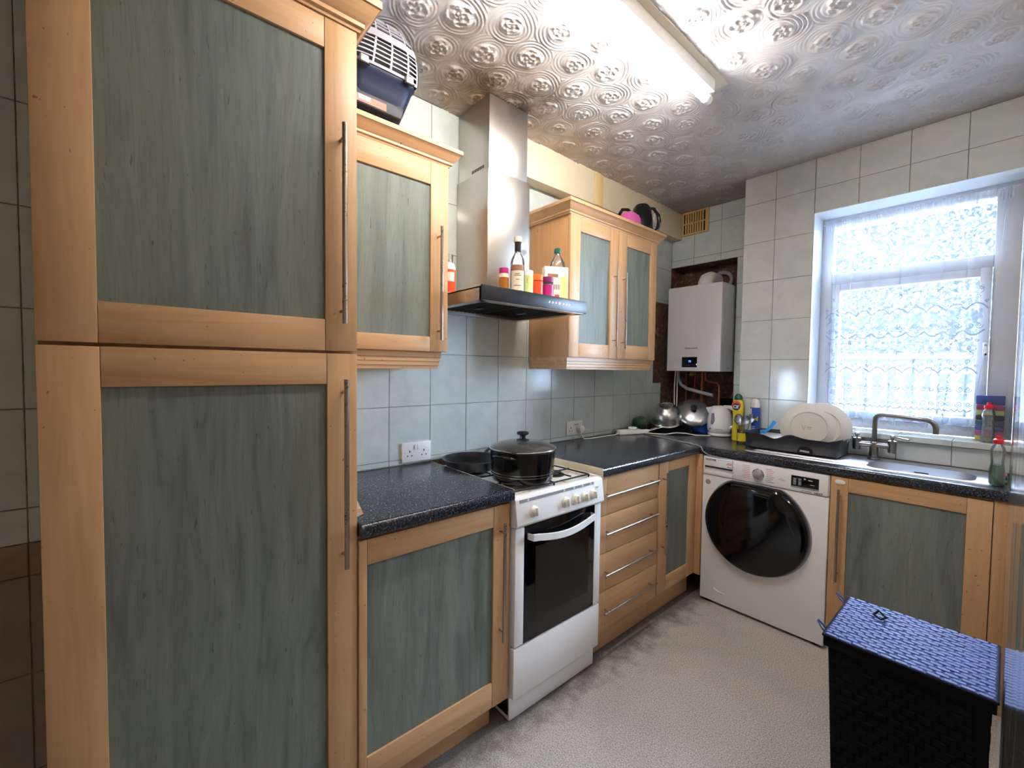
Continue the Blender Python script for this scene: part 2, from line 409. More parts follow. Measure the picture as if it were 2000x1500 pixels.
def text(name, s, size, loc, ux, uy, mat, parent, align='LEFT', ext=.0003, bold=0.):
    c = bpy.data.curves.new(name, 'FONT'); c.body = s; c.size = size; c.extrude = ext; c.align_x = align; c.offset = bold*size; c.resolution_u = 2
    c.materials.append(MAT[mat])
    o0 = bpy.data.objects.new(name, c); COL.objects.link(o0)
    dg = bpy.context.evaluated_depsgraph_get(); me = bpy.data.meshes.new_from_object(o0.evaluated_get(dg))
    bpy.data.objects.remove(o0); bpy.data.curves.remove(c)
    ux = Vector(ux).normalized(); uy = Vector(uy).normalized(); uz = ux.cross(uy)
    R = Matrix((ux, uy, uz)).transposed().to_4x4(); me.transform(R)
    me.materials.clear(); me.materials.append(MAT[mat])
    o = bpy.data.objects.new(name, me); COL.objects.link(o); place(o, loc, parent); return o
def rot(axis, deg, pivot):
    p = Vector(pivot); return Matrix.Translation(p) @ Matrix.Rotation(math.radians(deg), 4, axis) @ Matrix.Translation(-p)
def arc(c, r, a0, a1, n, plane='xz'):
    out = []
    for i in range(n+1):
        t = math.radians(a0+(a1-a0)*i/n); a, b = r*math.cos(t), r*math.sin(t)
        out.append({'xz': (c[0]+a, c[1], c[2]+b), 'xy': (c[0]+a, c[1]+b, c[2]), 'yz': (c[0], c[1]+a, c[2]+b)}[plane])
    return out

# ------------------------------------------------------------------ room shell
CZ = 2.55
struct('floor', B('floor').box((-.1, -1.4, -.06), (1.95, 3.5, 0)))
struct('ceiling', B('ceiling').box((-.15, -1.4, 2.556), (1.95, 3.4, 2.64)))
def ceiling_relief():
    x0, x1, y0, y1, st = 0.0, 1.79, .5, 3.18, .0036
    xs = np.arange(x0, x1+st*.5, st); ys = np.arange(y0, y1+st*.5, st)
    X, Y = np.meshgrid(xs, ys, indexing='ij')
    # roses on a jittered lattice, each with combed rings
    cs = []
    for i, gy in enumerate(np.arange(y0-.1, y1+.2, .150)):
        for gx in np.arange(x0-.1, x1+.2, .172):
            cs.append((gx+(.086 if i % 2 else 0)+random.uniform(-.018, .018), gy+random.uniform(-.016, .016), random.uniform(.042, .055), random.uniform(0, 6.28)))
    d1 = np.full(X.shape, 9.); idx = np.zeros(X.shape, int)
    for k, (cx, cy, r, ph) in enumerate(cs):
        d = np.hypot(X-cx, Y-cy)
        mk = d < d1; d1[mk] = d[mk]; idx[mk] = k
    C = np.array(cs); cx, cy, r, ph = [C[idx, q] for q in range(4)]
    dx, dy = X-cx, Y-cy; ang = np.arctan2(dy, dx); d = np.hypot(dx, dy)
    wob = .0035*np.sin(ang*2+ph)+.0025*np.sin(ang*3-ph*2)
    h = np.zeros(X.shape)
    off = .012*np.cos(ang-ph)                    # rings are eccentric, like a turned comb
    dr = d+wob+off
    ring = .5+.5*np.sin(dr*2*np.pi/.0135)
    fade = np.clip((d-r*.95)/.008, 0, 1)*np.clip((.118-d)/.03, 0, 1)
    h += .0046*ring**1.3*fade*(.62+.38*np.sin(ang*1.0+ph))
    ins = np.clip((r-d)/.006, 0, 1)
    t = d/r
    pet = np.sin(ang*5+ph+t*7)*.5+.5; pet2 = np.sin(ang*3-ph-t*13)*.5+.5; lump = np.sin(dx*420+ph*3)*np.sin(dy*390+ph*5)
    rose = 1.35*(.0035*pet**2*(.4+.6*np.sin(t*9+ph)**2)+.0026*pet2**3+.0012*lump+.0015)
    h += rose*ins
    h += .0028*np.exp(-((d-r)/.0035)**2)*(.5+.5*np.sin(ang*4+ph*2))
    # the roses are shallower where they were smoothed, under the light's board
    h = np.where((X > .84) & (X < .96) & (Y < 1.9), h*.25, h)
    nx, ny = X.shape
    V = np.stack([X, Y, CZ-h], -1).reshape(-1, 3).astype(np.float32)
    I = np.arange(nx*ny).reshape(nx, ny)
    F = np.stack([I[:-1, :-1], I[:-1, 1:], I[1:, 1:], I[1:, :-1]], -1).reshape(-1, 4).astype(np.int32)
    me = bpy.data.meshes.new('ceiling_relief'); me.vertices.add(len(V)); me.vertices.foreach_set('co', V.ravel())
    me.loops.add(F.size); me.loops.foreach_set('vertex_index', F.ravel())
    me.polygons.add(len(F)); me.polygons.foreach_set('loop_start', np.arange(0, F.size, 4, dtype=np.int32)); me.polygons.foreach_set('loop_total', np.full(len(F), 4, np.int32))
    me.update(calc_edges=True); me.polygons.foreach_set('use_smooth', np.ones(len(F), bool)); me.materials.append(MAT['ceiling'])
    o = bpy.data.objects.new('ceiling', me); COL.objects.link(o); o['kind'] = 'structure'; place(o, (0, 0, 0))
ceiling_relief()
struct('ceiling', B('ceiling').box((-.1, -1.4, 2.55), (1.95, .5, 2.556)))
TILEM = {}
def tiles(parent, plane, pos, sgn, u0, v0, du, dv, regions, mat='tile', gap=.0022, th=.0045):
    """grid tiles on a wall plane; u is the horizontal axis, v is z; every tile is an object"""
    cnt = 0
    for (a0, a1, b0, b1) in regions:
        i0 = math.floor((a0-u0)/du); i1 = math.ceil((a1-u0)/du); j0 = math.floor((b0-v0)/dv); j1 = math.ceil((b1-v0)/dv)
        for i in range(i0, i1):
            for j in range(j0, j1):
                ua, ub = max(a0, u0+i*du), min(a1, u0+(i+1)*du); va, vb = max(b0, v0+j*dv), min(b1, v0+(j+1)*dv)
                if ub-ua < .012 or vb-va < .012: continue
                w, h = round(ub-ua-gap, 4), round(vb-va-gap, 4); key = (plane, sgn, w, h, mat)
                if key not in TILEM:
                    g = .0012; q = [(-w/2, -h/2), (w/2, -h/2), (w/2, h/2), (-w/2, h/2)]
                    qi = [(-w/2+g, -h/2+g), (w/2-g, -h/2+g), (w/2-g, h/2-g), (-w/2+g, h/2-g)]
                    def P(p, t): return {'x': (sgn*t, p[0], p[1]), 'y': (p[0], sgn*t, p[1]), 'z': (p[0], p[1], sgn*t)}[plane]
                    vv = [P(p, -th) for p in q]+[P(p, -g) for p in q]+[P(p, 0) for p in qi]
                    ff = [(8, 9, 10, 11)]+[(k, (k+1) % 4, (k+1) % 4+4, k+4) for k in range(4)]+[(k+4, (k+1) % 4+4, (k+1) % 4+8, k+8) for k in range(4)]
                    me = bpy.data.meshes.new('tile'); me.from_pydata(vv, [], ff); me.materials.append(MAT[mat])
                    bm = bmesh.new(); bm.from_mesh(me); bmesh.ops.recalc_face_normals(bm, faces=bm.faces)
                    top = max(bm.faces, key=lambda f: (f.calc_center_median()[('xyz').index(plane)])*sgn)
                    if top.normal[('xyz').index(plane)]*sgn < 0: bmesh.ops.reverse_faces(bm, faces=bm.faces)
                    bm.to_mesh(me); bm.free(); TILEM[key] = me
                o = bpy.data.objects.new('tile', TILEM[key]); COL.objects.link(o)
                cu, cv = (ua+ub)/2, (va+vb)/2; jit = random.uniform(-.0005, .0003)
                w_ = {'x': (pos+sgn*jit, cu, cv), 'y': (cu, pos+sgn*jit, cv), 'z': (cu, cv, pos+sgn*jit)}[plane]
                place(o, w_, parent); cnt += 1
    return cnt
wl = struct('wall_left', B('grout').box((-.15, -.15, 0), (-.003, 2.946, 2.6)).box((-.15, 2.946, 1.861), (-.003, 3.40, 2.6)).box((-.15, 2.946, 0), (-.003, 3.063, 1.245)).m('plaster').box((-.15, 2.946, 1.245), (-.006, 3.40, 1.861)).box((-.15, 3.063, 0), (-.007, 3.40, 1.245)))
tiles(wl, 'x', 0, 1, 1.0205, 1.1659, .2039, .2393, [(.456, 2.946, .903, 2.549), (2.946, 3.18, 1.861, 2.549), (2.946, 3.063, .903, 1.245)])
struct('wall_left', B('plaster').box((-.15, 3.063, 1.2), (-.002, 3.18, 1.861)).box((-.15, 2.946, 1.245), (-.001, 3.07, 1.861)))
wl2 = struct('wall_left', B('grout').box((.05, -1.4, 0), (.217, -.152, 2.6)))
tiles(wl2, 'x', .22, 1, -.2160, 1.232, .2039, .2418, [(-1.0, -.153, .904, 2.549)])
tiles(wl2, 'x', .222, 1, -.2160, .823, .10, .081, [(-1.0, -.153, .823, .904)], 'tile_dado')
tiles(wl2, 'x', .22, 1, -.2160, .578, .2039, .245, [(-1.0, -.153, .02, .823)], 'tile_brown')
# far wall: the recess part, the lintel over the boiler niche and the window part that stands forward
FW, LW, NB = 2.898, 3.18, 3.33
wb = struct('wall_far', B('grout').box((-.15, LW+.003, 2.145), (.66, 3.40, 2.6)).box((.496, LW+.003, 0), (.66, 3.40, 2.145)))
tiles(wb, 'y', LW, -1, -.0205, 2.197, .2, .2375, [(0.0, .644, 2.145, 2.549), (.493, .644, .903, 2.145)])
struct('wall_far', B('plaster').box((-.15, NB, 0), (.66, 3.42, 2.2)).box((.4935, LW, 0), (.4965, NB, 2.1445)).box((-.002, LW, 2.1415), (.4965, NB, 2.1445)).box((-.15, LW, 0), (-.001, NB, 2.1445)))
ww = struct('wall_window', B('grout').box((.647, FW+.003, 0), (1.016, 3.40, 2.6)).box((1.016, FW+.003, 2.243), (1.90, 3.40, 2.6)).box((1.016, FW+.003, 0), (1.90, 3.40, 1.0)).m('tile_win').box((.644, FW, .0), (.648, 3.181, 2.55)))
tiles(ww, 'y', FW, -1, .6195, 1.174, .1985, .241, [(.644, 1.018, .903, 2.549), (1.018, 1.789, 2.243, 2.549)], 'tile_win')
tiles(ww, 'y', FW-.001, -1, 1.409, .904, .197, .095, [(1.02, 1.789, .904, .999)], 'tile_win')
struct('wall_right', B('wallgloss').box((1.79, -1.4, 0), (1.9, 3.40, 2.6)))
struct('wall_back', B('hall').box((-.1, -1.5, 0), (1.9, -1.4, 2.6)))
# painted boxing that carries the flue along the top of the left wall
bx = struct('trim_1', B('cream').box((0.0, 1.395, 2.35), (.08, LW, 2.552), .002))
obj('cover_strip', B('tape').box((.08, 2.10, 2.352), (.083, 2.185, 2.548), .001), bx, label='yellowed strip over the join')
# reveal lining, sill
struct('trim_2', B('reveal').box((1.0165, FW, 1.03), (1.019, 3.07, 2.2435)).box((1.0165, FW, 2.240), (1.789, 3.07, 2.2435)))
sill = struct('trim_3', B('grout').box((1.018, 2.872, 1.0), (1.789, 3.10, 1.026)))
tiles(sill, 'z', 1.031, 1, 1.0165, 2.868, .197, .15, [(1.018, 1.789, 2.868, 3.075)], 'tile_win')
tiles(sill, 'y', 2.868, -1, 1.0165, 1.003, .197, .03, [(1.018, 1.789, 1.001, 1.031)], 'tile_win', th=.004)

# ------------------------------------------------------------------ window
fr = B('upvc')
y0, y1 = 3.068, 3.13
fr.box((1.019, y0, 1.035), (1.075, y1, 2.243), .003).box((1.705, y0, 1.035), (1.789, y1, 2.243), .003)
fr.box((1.075, y0+.001, 2.19), (1.705, y1, 2.243), .003).box((1.075, y0+.001, 1.035), (1.705, y1, 1.085), .003).box((1.075, y0+.001, 1.855), (1.705, y1, 1.915), .003)
win = struct('window_1', fr)
ca = B('upvc')
ca.box((1.080, 3.050, 1.088), (1.118, 3.10, 1.852), .003).box((1.664, 3.050, 1.088), (1.702, 3.10, 1.852), .003)
ca.box((1.118, 3.051, 1.812), (1.664, 3.10, 1.852), .003).box((1.118, 3.051, 1.088), (1.664, 3.10, 1.128), .003)
obj('casement', ca, win)
tf = B('upvc')
obj('pane', B('pane').box((1.116, 3.075, 1.126), (1.666, 3.079, 1.814)), win, smooth=False)
obj('pane', B('pane').box((1.074, 3.095, 1.913), (1.706, 3.099, 2.192)), win, smooth=False)
hd = B('white_plastic').box((1.684, 3.036, 1.425), (1.702, 3.050, 1.495), .004)
h = obj('window_handle', hd, win)
obj('screw', B('black').lathe([(0, -.003), (.0045, -.003), (.0045, 0), (.0, 0)], (1.693, 3.036, 1.482), 'y', 12), h)
obj('screw', B('black').lathe([(0, -.003), (.0055, -.003), (.0055, 0), (.0, 0)], (1.693, 3.036, 1.438), 'y', 12), h)

# net curtain with embroidered bands
folds = [(.06, .013), (.13, .016), (.20, .012), (.345, .018), (.52, .016), (.60, .02), (.70, .015)]
def cpos(s, z):
    """s in metres along the cloth (0..0.72), z height -> point on the hanging cloth"""
    k = (2.19-z)/1.14
    xl = 1.047+.03*k+.07*max(0, k-.75)**1.0*1.6; xr = 1.758-.075*k-.02*k*k
    x = s; y = 0
    for i, (c, w) in enumerate(folds):
        cc = c+.012*math.sin(z*2.3+i*1.7)*(.3+k); sg = .011+.004*math.sin(i)
        d = (x-cc)/sg; g = math.exp(-d*d)
        x -= w*(.55+.75*k)*d*g*1.0; y -= .016*g*(.5+k*.6)
    y += .004*math.sin(s*85)+.003*math.sin(s*41+z*2)
    if z > 2.13: y += .004*math.sin(s*700)
    return Vector((xl+(xr-xl)*x/.72, 3.022+y, z))
cur = thing('net_curtain', 'sheer white net curtain with lace scroll bands hanging in front of the window', 'curtain', (1.4, 3.022, 1.05))
ns, nz = 330, 40
vv = []; ff = []
for j in range(nz+1):
    z = 2.19-(1.14-.0)*j/nz
    for i in range(ns+1):
        s_ = .72*i/ns; zz = z
        if j == nz: zz = 1.062+.010*abs(math.sin(s_*PI/.038))
        vv.append(cpos(s_, zz))
for j in range(nz):
    for i in range(ns): a = j*(ns+1)+i; ff.append((a, a+1, a+ns+2, a+ns+1))
obj('cloth', B('net').quads(vv, ff), cur, 180)
# gathered heading
vv = []; ff = []
for j in range(7):
    for i in range(501):
        s_ = .72*i/500; p = cpos(s_, 2.205-.055*j/6); p.y -= .004+.006*math.sin(s_*520+math.sin(s_*60)*2)*(.4+j*.1); p.z += .002*math.sin(s_*300); vv.append(p)
for j in range(6):
    for i in range(500): a = j*501+i; ff.append((a, a+1, a+502, a+501))
MAT['heading'] = lace('gathered_heading_net', .72, .75, (.66, .66, .68, 1))
obj('gathered_heading', B('heading').quads(vv, ff), cur, 180)
obj('curtain_wire', B('white_plastic').tube([(1.03, 3.028, 2.196), (1.4, 3.03, 2.191), (1.775, 3.028, 2.205)], .003, 8), cur)
lc = B('lace')
def ribbon(pts, w=.0022):
    w *= 1.6
    vs = []; fs = []
    for i, (s_, z) in enumerate(pts):
        a = pts[max(0, i-1)]; b = pts[min(len(pts)-1, i+1)]; dx, dz = b[0]-a[0], b[1]-a[1]; L = math.hypot(dx, dz) or 1
        nx_, nz_ = -dz/L*w/2, dx/L*w/2
        for q in (1, -1): p = cpos(s_+nx_*q, z+nz_*q); p.y -= .0012; vs.append(p)
    for i in range(len(pts)-1): fs.append((2*i, 2*i+1, 2*i+3, 2*i+2))
    lc.quads(vs, fs)
def spiral(s_, z, r, turns, ph, sg=1, w=.0022):
    ribbon([(s_+r*(1-t/22*.85)*math.cos(ph+sg*turns*2*PI*t/22), z+r*(1-t/22*.85)*math.sin(ph+sg*turns*2*PI*t/22)) for t in range(23)], w)
def blob(s_, z, rx, rz, n=14, mat='lacefill', leaf=0):
    lc.m(mat); vs = [cpos(s_, z)]; fs = []
    for i in range(n):
        t = 2*PI*i/n; k_ = 1+leaf*math.cos(5*t+PI/2)
        vs.append(cpos(s_+rx*k_*math.cos(t), z+rz*k_*math.sin(t)))
    for p in vs: p.y -= .0010
    for i in range(n): fs.append((0, 1+i, 1+(i+1) % n))
    lc.quads(vs, fs); lc.m('lace')
PER = .077
for k in range(-1, 10):
    s0 = k*PER
    if s0 < -.01 or s0+PER > .725: continue
    for (zb, full) in ((1.655, 1), (1.345, 0)):
        ribbon([(s0+PER*t/12, zb+.028*math.sin(PI*t/12)**.8) for t in range(13)], .0038)
        if full: ribbon([(s0+PER*t/12, zb-.098-.026*math.sin(PI*t/12)) for t in range(13)], .0042)
        blob(s0+PER/2, zb-.028, .026, .030, 30, 'lacefill', .25)
        blob(s0+PER/2, zb-.070, .020, .012, 14, 'lacefill')
        spiral(s0+PER*.30, zb-.078, .015, 1.5, 3.0, 1); spiral(s0+PER*.72, zb-.078, .015, 1.5, 0.2, -1)
        spiral(s0+PER*.5, zb+.058, .011, 1.4, 4.7, 1 if k % 2 else -1); spiral(s0+PER*.12, zb+.045, .008, 1.3, 1.7, 1); spiral(s0+PER*.88, zb+.04, .007, 1.2, .7, -1)
        if k % 2 == 0: ribbon([(s0+PER*.5+.016*math.sin(t*.5), zb+.07+.006*t) for t in range(8)]); spiral(s0+PER*.62, zb+.10, .012, 1.3, 1.0, 1)
        for q in range(4): blob(s0+PER*(.1+.27*q), zb+.026+.005*(q % 2), .003, .003, 8, 'lace')
        if full:
            spiral(s0+PER*.3, zb-.145, .009, 1.4, 2.2, 1); spiral(s0+PER*.75, zb-.148, .008, 1.4, .2, -1); blob(s0+PER*.5, zb-.140, .004, .003, 8, 'lace')
            spiral(s0+PER*.4, zb-.185, .011, 1.4, 3.9, 1)
        else:
            blob(s0+PER*.5, zb-.115, .024, .018, 24, 'lacefill', .2); spiral(s0+PER*.35, zb-.150, .016, 1.6, 3.2, 1); spiral(s0+PER*.85, zb-.150, .012, 1.6, 0, -1)
    # hem
    for q in range(3): ribbon([(s0+PER/3*(q+t/6), 1.170-.012*math.sin(PI*t/6)) for t in range(7)], .003)
    blob(s0+PER*.5, 1.115, .036, .030, 16, 'lacefill')
obj('lace_embroidery', lc, cur, 180, kind='stuff')

# ------------------------------------------------------------------ garden seen through the glass
struct('ground', B('lawn').box((-6, 3.45, -.5), (9, 14, -.3)))
def hedge(name, x0, x1, y, z1, label, seed):
    rnd = random.Random(seed); t = thing(name, label, 'hedge', ((x0+x1)/2, y, -.3))
    b = B('leaf'); vs = []; fs = []; n = 0
    for i in range(110000):
        x = rnd.uniform(x0, x1); z = rnd.uniform(-.3, z1*(1+.06*math.sin(x*3)))
        yy = y+rnd.uniform(-.25, .3); a = rnd.uniform(0, 6.28); s_ = rnd.uniform(.018, .04)
        ux = Vector((math.cos(a), rnd.uniform(-.6, .6), math.sin(a)))*s_; uy = Vector((-math.sin(a), rnd.uniform(-.6, .6), math.cos(a)))*s_*.5
        p = Vector((x, yy, z)); vs += [p-ux, p+uy, p+ux, p-uy]; fs.append((n, n+1, n+2, n+3)); n += 4
    obj('foliage', b.quads(vs, fs), t, kind='stuff', smooth=False)
    obj('branches', B('fence').box((x0+.1, y-.06, -.3), (x1-.1, y+.1, z1*.85), .03), t)
hedge('garden_hedge', -3.2, 3.6, 8.6, 4.3, 'tall green garden hedge beyond the window', 3)
ft = thing('garden_fence', 'low pale board fence seen through the net curtain', 'fence', (1.2, 6.4, -.3))
for k in range(22):
    x = -.9+k*.20; obj('fence_board', B('fence').box((x, 6.40, -.3), (x+.18, 6.42, 1.50)), ft)
obj('rail', B('fence').box((-1, 6.36, 1.50), (3.6, 6.46, 1.56)), ft)

# ------------------------------------------------------------------ ceiling light
cl = thing('ceiling_light', 'long lit fluorescent batten light on the ceiling', 'light', (.915, 1.1, 2.55))
obj('mounting_board', B('cream').box((.868, .46, 2.541), (.962, 1.87, 2.5535), .002), cl)
obj('housing', B('white_plastic').box((.880, .54, 2.489), (.938, 1.80, 2.541), .005), cl)
obj('lamp_tube', B('tube').cyl((.908, .57, 2.470), (.908, 1.775, 2.470), .0155, 20), cl, label='glowing white tube')
for y in (.54, 1.775): obj('end_cap', B('white_plastic').cyl((.908, y, 2.470), (.908, y+.03, 2.470), .018, 20).box((.895, y, 2.475), (.921, y+.03, 2.495)), cl)

# ------------------------------------------------------------------ fitted units
def handle(name, parent, x, y, z0, z1, axis='z', off=.029, mat='handle', r=.0062, ins=.035):
    """bar handle standing off a face; axis z: vertical, y: along the left run. x is the face plane"""
    b = B(mat)
    if axis == 'z':
        b.cyl((x+off, y, z0), (x+off, y, z1), r, 14)
        for z in (z0+ins, z1-ins): b.cyl((x-.002, y, z), (x+off, y, z), r*.62, 10)
    elif axis == 'y':
        b.cyl((x+off, z0, y), (x+off, z1, y), r, 14)
        for q in (z0+ins, z1-ins): b.cyl((x-.002, q, y), (x+off, q, y), r*.62, 10)
    else:  # vertical handle on a face looking along -y: x is the y plane, y is x
        b.cyl((y, x-off, z0), (y, x-off, z1), r, 14)
        for z in (z0+ins, z1-ins): b.cyl((y, x+.002, z), (y, x-off, z), r*.62, 10)
    return obj(name, b, parent)
def framed_door(parent, plane, face, u0, u1, z0, z1, pu0, pu1, pz0, pz1, th=.019):
    """door leaf of two stiles and two rails round a recessed grey panel. plane 'x': faces +x, u=y; plane 'y': faces -y, u=x"""
    def bx(b, ua, ub, za, zb, f, back, bev=.0016):
        if plane == 'x': b.box((back, ua, za), (f, ub, zb), bev)
        else: b.box((ua, f, za), (ub, back, zb), bev)
    sg = 1 if plane == 'x' else -1
    back = face-sg*th
    b = B('wood_v')
    bx(b, u0, pu0, z0, z1, face, back); bx(b, pu1, u1, z0, z1, face, back)
    b.m('wood_y' if plane == 'x' else 'wood_x')
    bx(b, pu0+.0006, pu1-.0006, pz1, z1, face-sg*.0006, back); bx(b, pu0+.0006, pu1-.0006, z0, pz0, face-sg*.0006, back)
    d = obj('door', b, parent)
    p = B('grey'); bx(p, pu0-.004, pu1+.004, pz0-.004, pz1+.004, face-sg*.008, face-sg*.014, 0)
    obj('door_panel', p, d, label='grey-green woodgrain panel'); return d
CORN = [(0, 0), (.012, 0), (.014, .006), (.020, .008), (.020, .016), (.026, .020), (.038, .034), (.046, .044), (.050, .046), (.050, .060), (.046, .064), (0, .064)]
def cornice(parent, path, z, k=1., kz=1., name='cornice'):
    obj(name, B('wood_y').sweep(path, [(o*k, z+h*kz) for o, h in CORN]), parent, 25)
PEL = [(0, 0), (.006, .0), (.007, .012), (.010, .013), (.010, .026), (.013, .028), (.013, .040), (.016, .042), (.016, .062), (0, .062)]
# tall larder unit
TX = .574
tall = thing('tall_cupboard', 'full-height beech larder cupboard with two large grey-green panelled doors', 'cupboard', (.28, .15, 0))
obj('carcass', B('wood_side').box((.226, -.150, .12), (TX-.021, .4545, 2.25), .001), tall)
obj('plinth', B('wood_y').box((.226, -.15, 0), (.52, .45, .12), .001), tall)
d = framed_door(tall, 'x', TX, -.151, .456, 1.3855, 2.252, -.066, .3715, 1.469, 2.173)
handle('handle', d, TX, .4125, 1.458, 1.983, r=.0068)
d = framed_door(tall, 'x', TX, -.151, .456, .125, 1.378, -.064, .375, .205, 1.296)
handle('handle', d, TX, .4165, .79, 1.309, r=.0068)
cornice(tall, [(.226, -.150), (TX-.01, -.150), (TX-.01, .450), (.226, .450)], 2.252, 1.15, 1.3)
# base unit with one door, left of the cooker
FX = .581
b1 = thing('base_cupboard', 'beech base cupboard with a large grey-green panel between larder and cooker', 'cupboard', (.3, .74, 0))
obj('carcass', B('wood_side').box((.01, .458, .10), (FX-.021, 1.020, .858), .001), b1)
obj('plinth', B('wood_y').box((.45, .458, 0), (.53, .975, .10), .002), b1)
d = framed_door(b1, 'x', FX, .458, 1.021, .105, .847, .482, .9465, .198, .772)
handle('handle', d, FX, .976, .353, .787)
# drawer unit and corner door
b2 = thing('drawer_unit', 'beech base unit with four drawers right of the cooker', 'drawers', (.3, 1.8, 0))
obj('carcass', B('wood_side').box((.01, 1.548, .135), (FX-.021, 2.056, .858), .001), b2)
obj('plinth', B('wood_y').box((.45, 1.548, 0), (.53, 2.056, .135), .002), b2)
for i, (z0, z1) in enumerate([(.674, .853), (.497, .671), (.317, .494), (.136, .314)]):
    b = B('wood_v').box((FX-.019, 1.549, z0), (FX, 1.6105, z1), .0016).m('wood_y').box((FX-.0195, 1.6115, z0), (FX-.0006, 2.055, z1), .0016)
    dr = obj('drawer', b, b2)
    zh = (.772, .597, .407, .230)[i]
    handle('handle', dr, FX, zh, 1.573, 2.017, 'y', mat='handle_clean' if i == 0 else 'handle', r=.0058)
b3 = thing('corner_cupboard', 'narrow beech corner cupboard door with a tall slim grey panel beside the washing machine', 'cupboard', (.3, 2.27, 0))
obj('carcass', B('wood_side').box((.01, 2.058, .135), (FX-.021, 2.88, .858), .001), b3)
obj('plinth', B('wood_y').box((.45, 2.058, 0), (.53, 2.50, .135), .002), b3)
d = framed_door(b3, 'x', FX+.003, 2.060, 2.470, .140, .853, 2.150, 2.386, .216, .796)
handle('handle', d, FX+.003, 2.092, .364, .800, r=.0052)
obj('corner_post', B('wood_v').box((.562, 2.473, .135), (.618, 2.60, .856), .002), b3)
# sink cupboard
b4 = thing('sink_cupboard', 'beech cupboard under the sink with a grey panel and white child lock', 'cupboard', (1.5, 2.7, 0))
SY = 2.477
obj('carcass', B('wood_side').box((1.2365, SY+.021, .12), (1.786, 2.89, .745), .001).box((1.2365, SY+.021, .745), (1.2545, 2.89, .858), .001).box((1.768, SY+.021, .745), (1.786, 2.89, .858), .001).box((1.2545, SY+.021, .80), (1.768, SY+.036, .858), .001), b4)
obj('plinth', B('wood_x').box((1.24, SY+.05, 0), (1.786, SY+.10, .12), .001), b4)
d = framed_door(b4, 'y', SY, 1.2345, 1.7485, .125, .851, 1.3005, 1.6795, .198, .786)
handle('handle', d, SY, 1.2705, .359, .798, 'w', r=.0058)
obj('end_filler', B('wood_v').box((1.7505, SY+.006, .12), (1.788, SY+.021, .858), .001), b4)
lk = obj('child_lock', B('white_plastic').lathe([(0, -.006), (.008, -.006), (.015, -.004), (.0165, 0)], (1.270, SY, .828), 'y', 20, sx=.75, sy=1.3), d, label='white oval catch')
# wall units
WX = .304
w1 = thing('wall_cupboard', 'beech wall cupboard with a pale green panel between larder and extractor hood', 'cupboard', (.15, .69, 1.34))
obj('carcass', B('wood_side').box((.001, .458, 1.405), (WX-.021, .919, 2.127), .001), w1)
d = framed_door(w1, 'x', WX, .458, .921, 1.405, 2.127, .540, .8435, 1.462, 2.041)
handle('handle', d, WX, .876, 1.450, 1.883)
cornice(w1, [(WX-.012, .458), (WX-.012, .915), (0.001, .915)], 2.127)
obj('pelmet', B('wood_y').sweep([(WX-.03, .458), (WX-.03, .885), (.001, .885)], [(o, 1.338+h_*1.08) for o, h_ in PEL]), w1, 25)
w2 = thing('wall_cupboard', 'two-door beech wall cupboard with pale blue-grey panels right of the extractor hood', 'cupboard', (.15, 2.05, 1.34))
obj('carcass', B('wood_side').box((.001, 1.645, 1.405), (WX-.021, 2.450, 2.127), .001), w2)
d = framed_door(w2, 'x', WX, 1.643, 2.049, 1.405, 2.127, 1.7195, 1.976, 1.479, 2.052)
handle('handle', d, WX, 2.007, 1.471, 1.898, r=.0048)
d = framed_door(w2, 'x', WX, 2.053, 2.452, 1.405, 2.127, 2.133, 2.383, 1.486, 2.054)
handle('handle', d, WX, 2.092, 1.464, 1.894, r=.0048)
cornice(w2, [(.001, 1.645), (WX-.012, 1.645), (WX-.012, 2.446), (.001, 2.446)], 2.127)
obj('pelmet', B('wood_y').sweep([(.001, 1.66), (WX-.03, 1.66), (WX-.03, 2.43), (.001, 2.43)], [(o, 1.342+h_*1.02) for o, h_ in PEL]), w2, 25)

# ------------------------------------------------------------------ worktops
def edge_poly(f, b, zt, zb, sg):
    r = .013; p = [(b, zt), (b, zb), (f-sg*r*.6, zb)]
    for i in range(5): t = PI/2*i/4; p.append((f-sg*r*.6+sg*r*.6*math.sin(t), zb+r*.6-r*.6*math.cos(t)))
    for i in range(7): t = PI/2*i/6; p.append((f-sg*r+sg*r*math.cos(t), zt-r+r*math.sin(t)))
    return p
t1 = obj('worktop', B('worktop').prism(edge_poly(.606, .002, .901, .861, 1), 'y', .458, 1.0235), angle=30)
tag(t1, 'short speckled black laminate worktop between larder and cooker', 'worktop')
obj('edge_trim', B('cream').box((.003, 1.0236, .866), (.600, 1.0252, .9012)), t1)
JY = 2.487
t2 = obj('worktop', B('worktop').prism(edge_poly(.606, .002, .901, .861, 1), 'y', 1.545, JY+.02), angle=30)
tag(t2, 'speckled black laminate worktop right of the cooker with a white lit edge', 'worktop')
obj('end_strip', B('cream').box((.003, 1.5425, .850), (.607, 1.5448, .903), .0005), t2, label='beige edging strip by the cooker')
t3b = B('worktop')
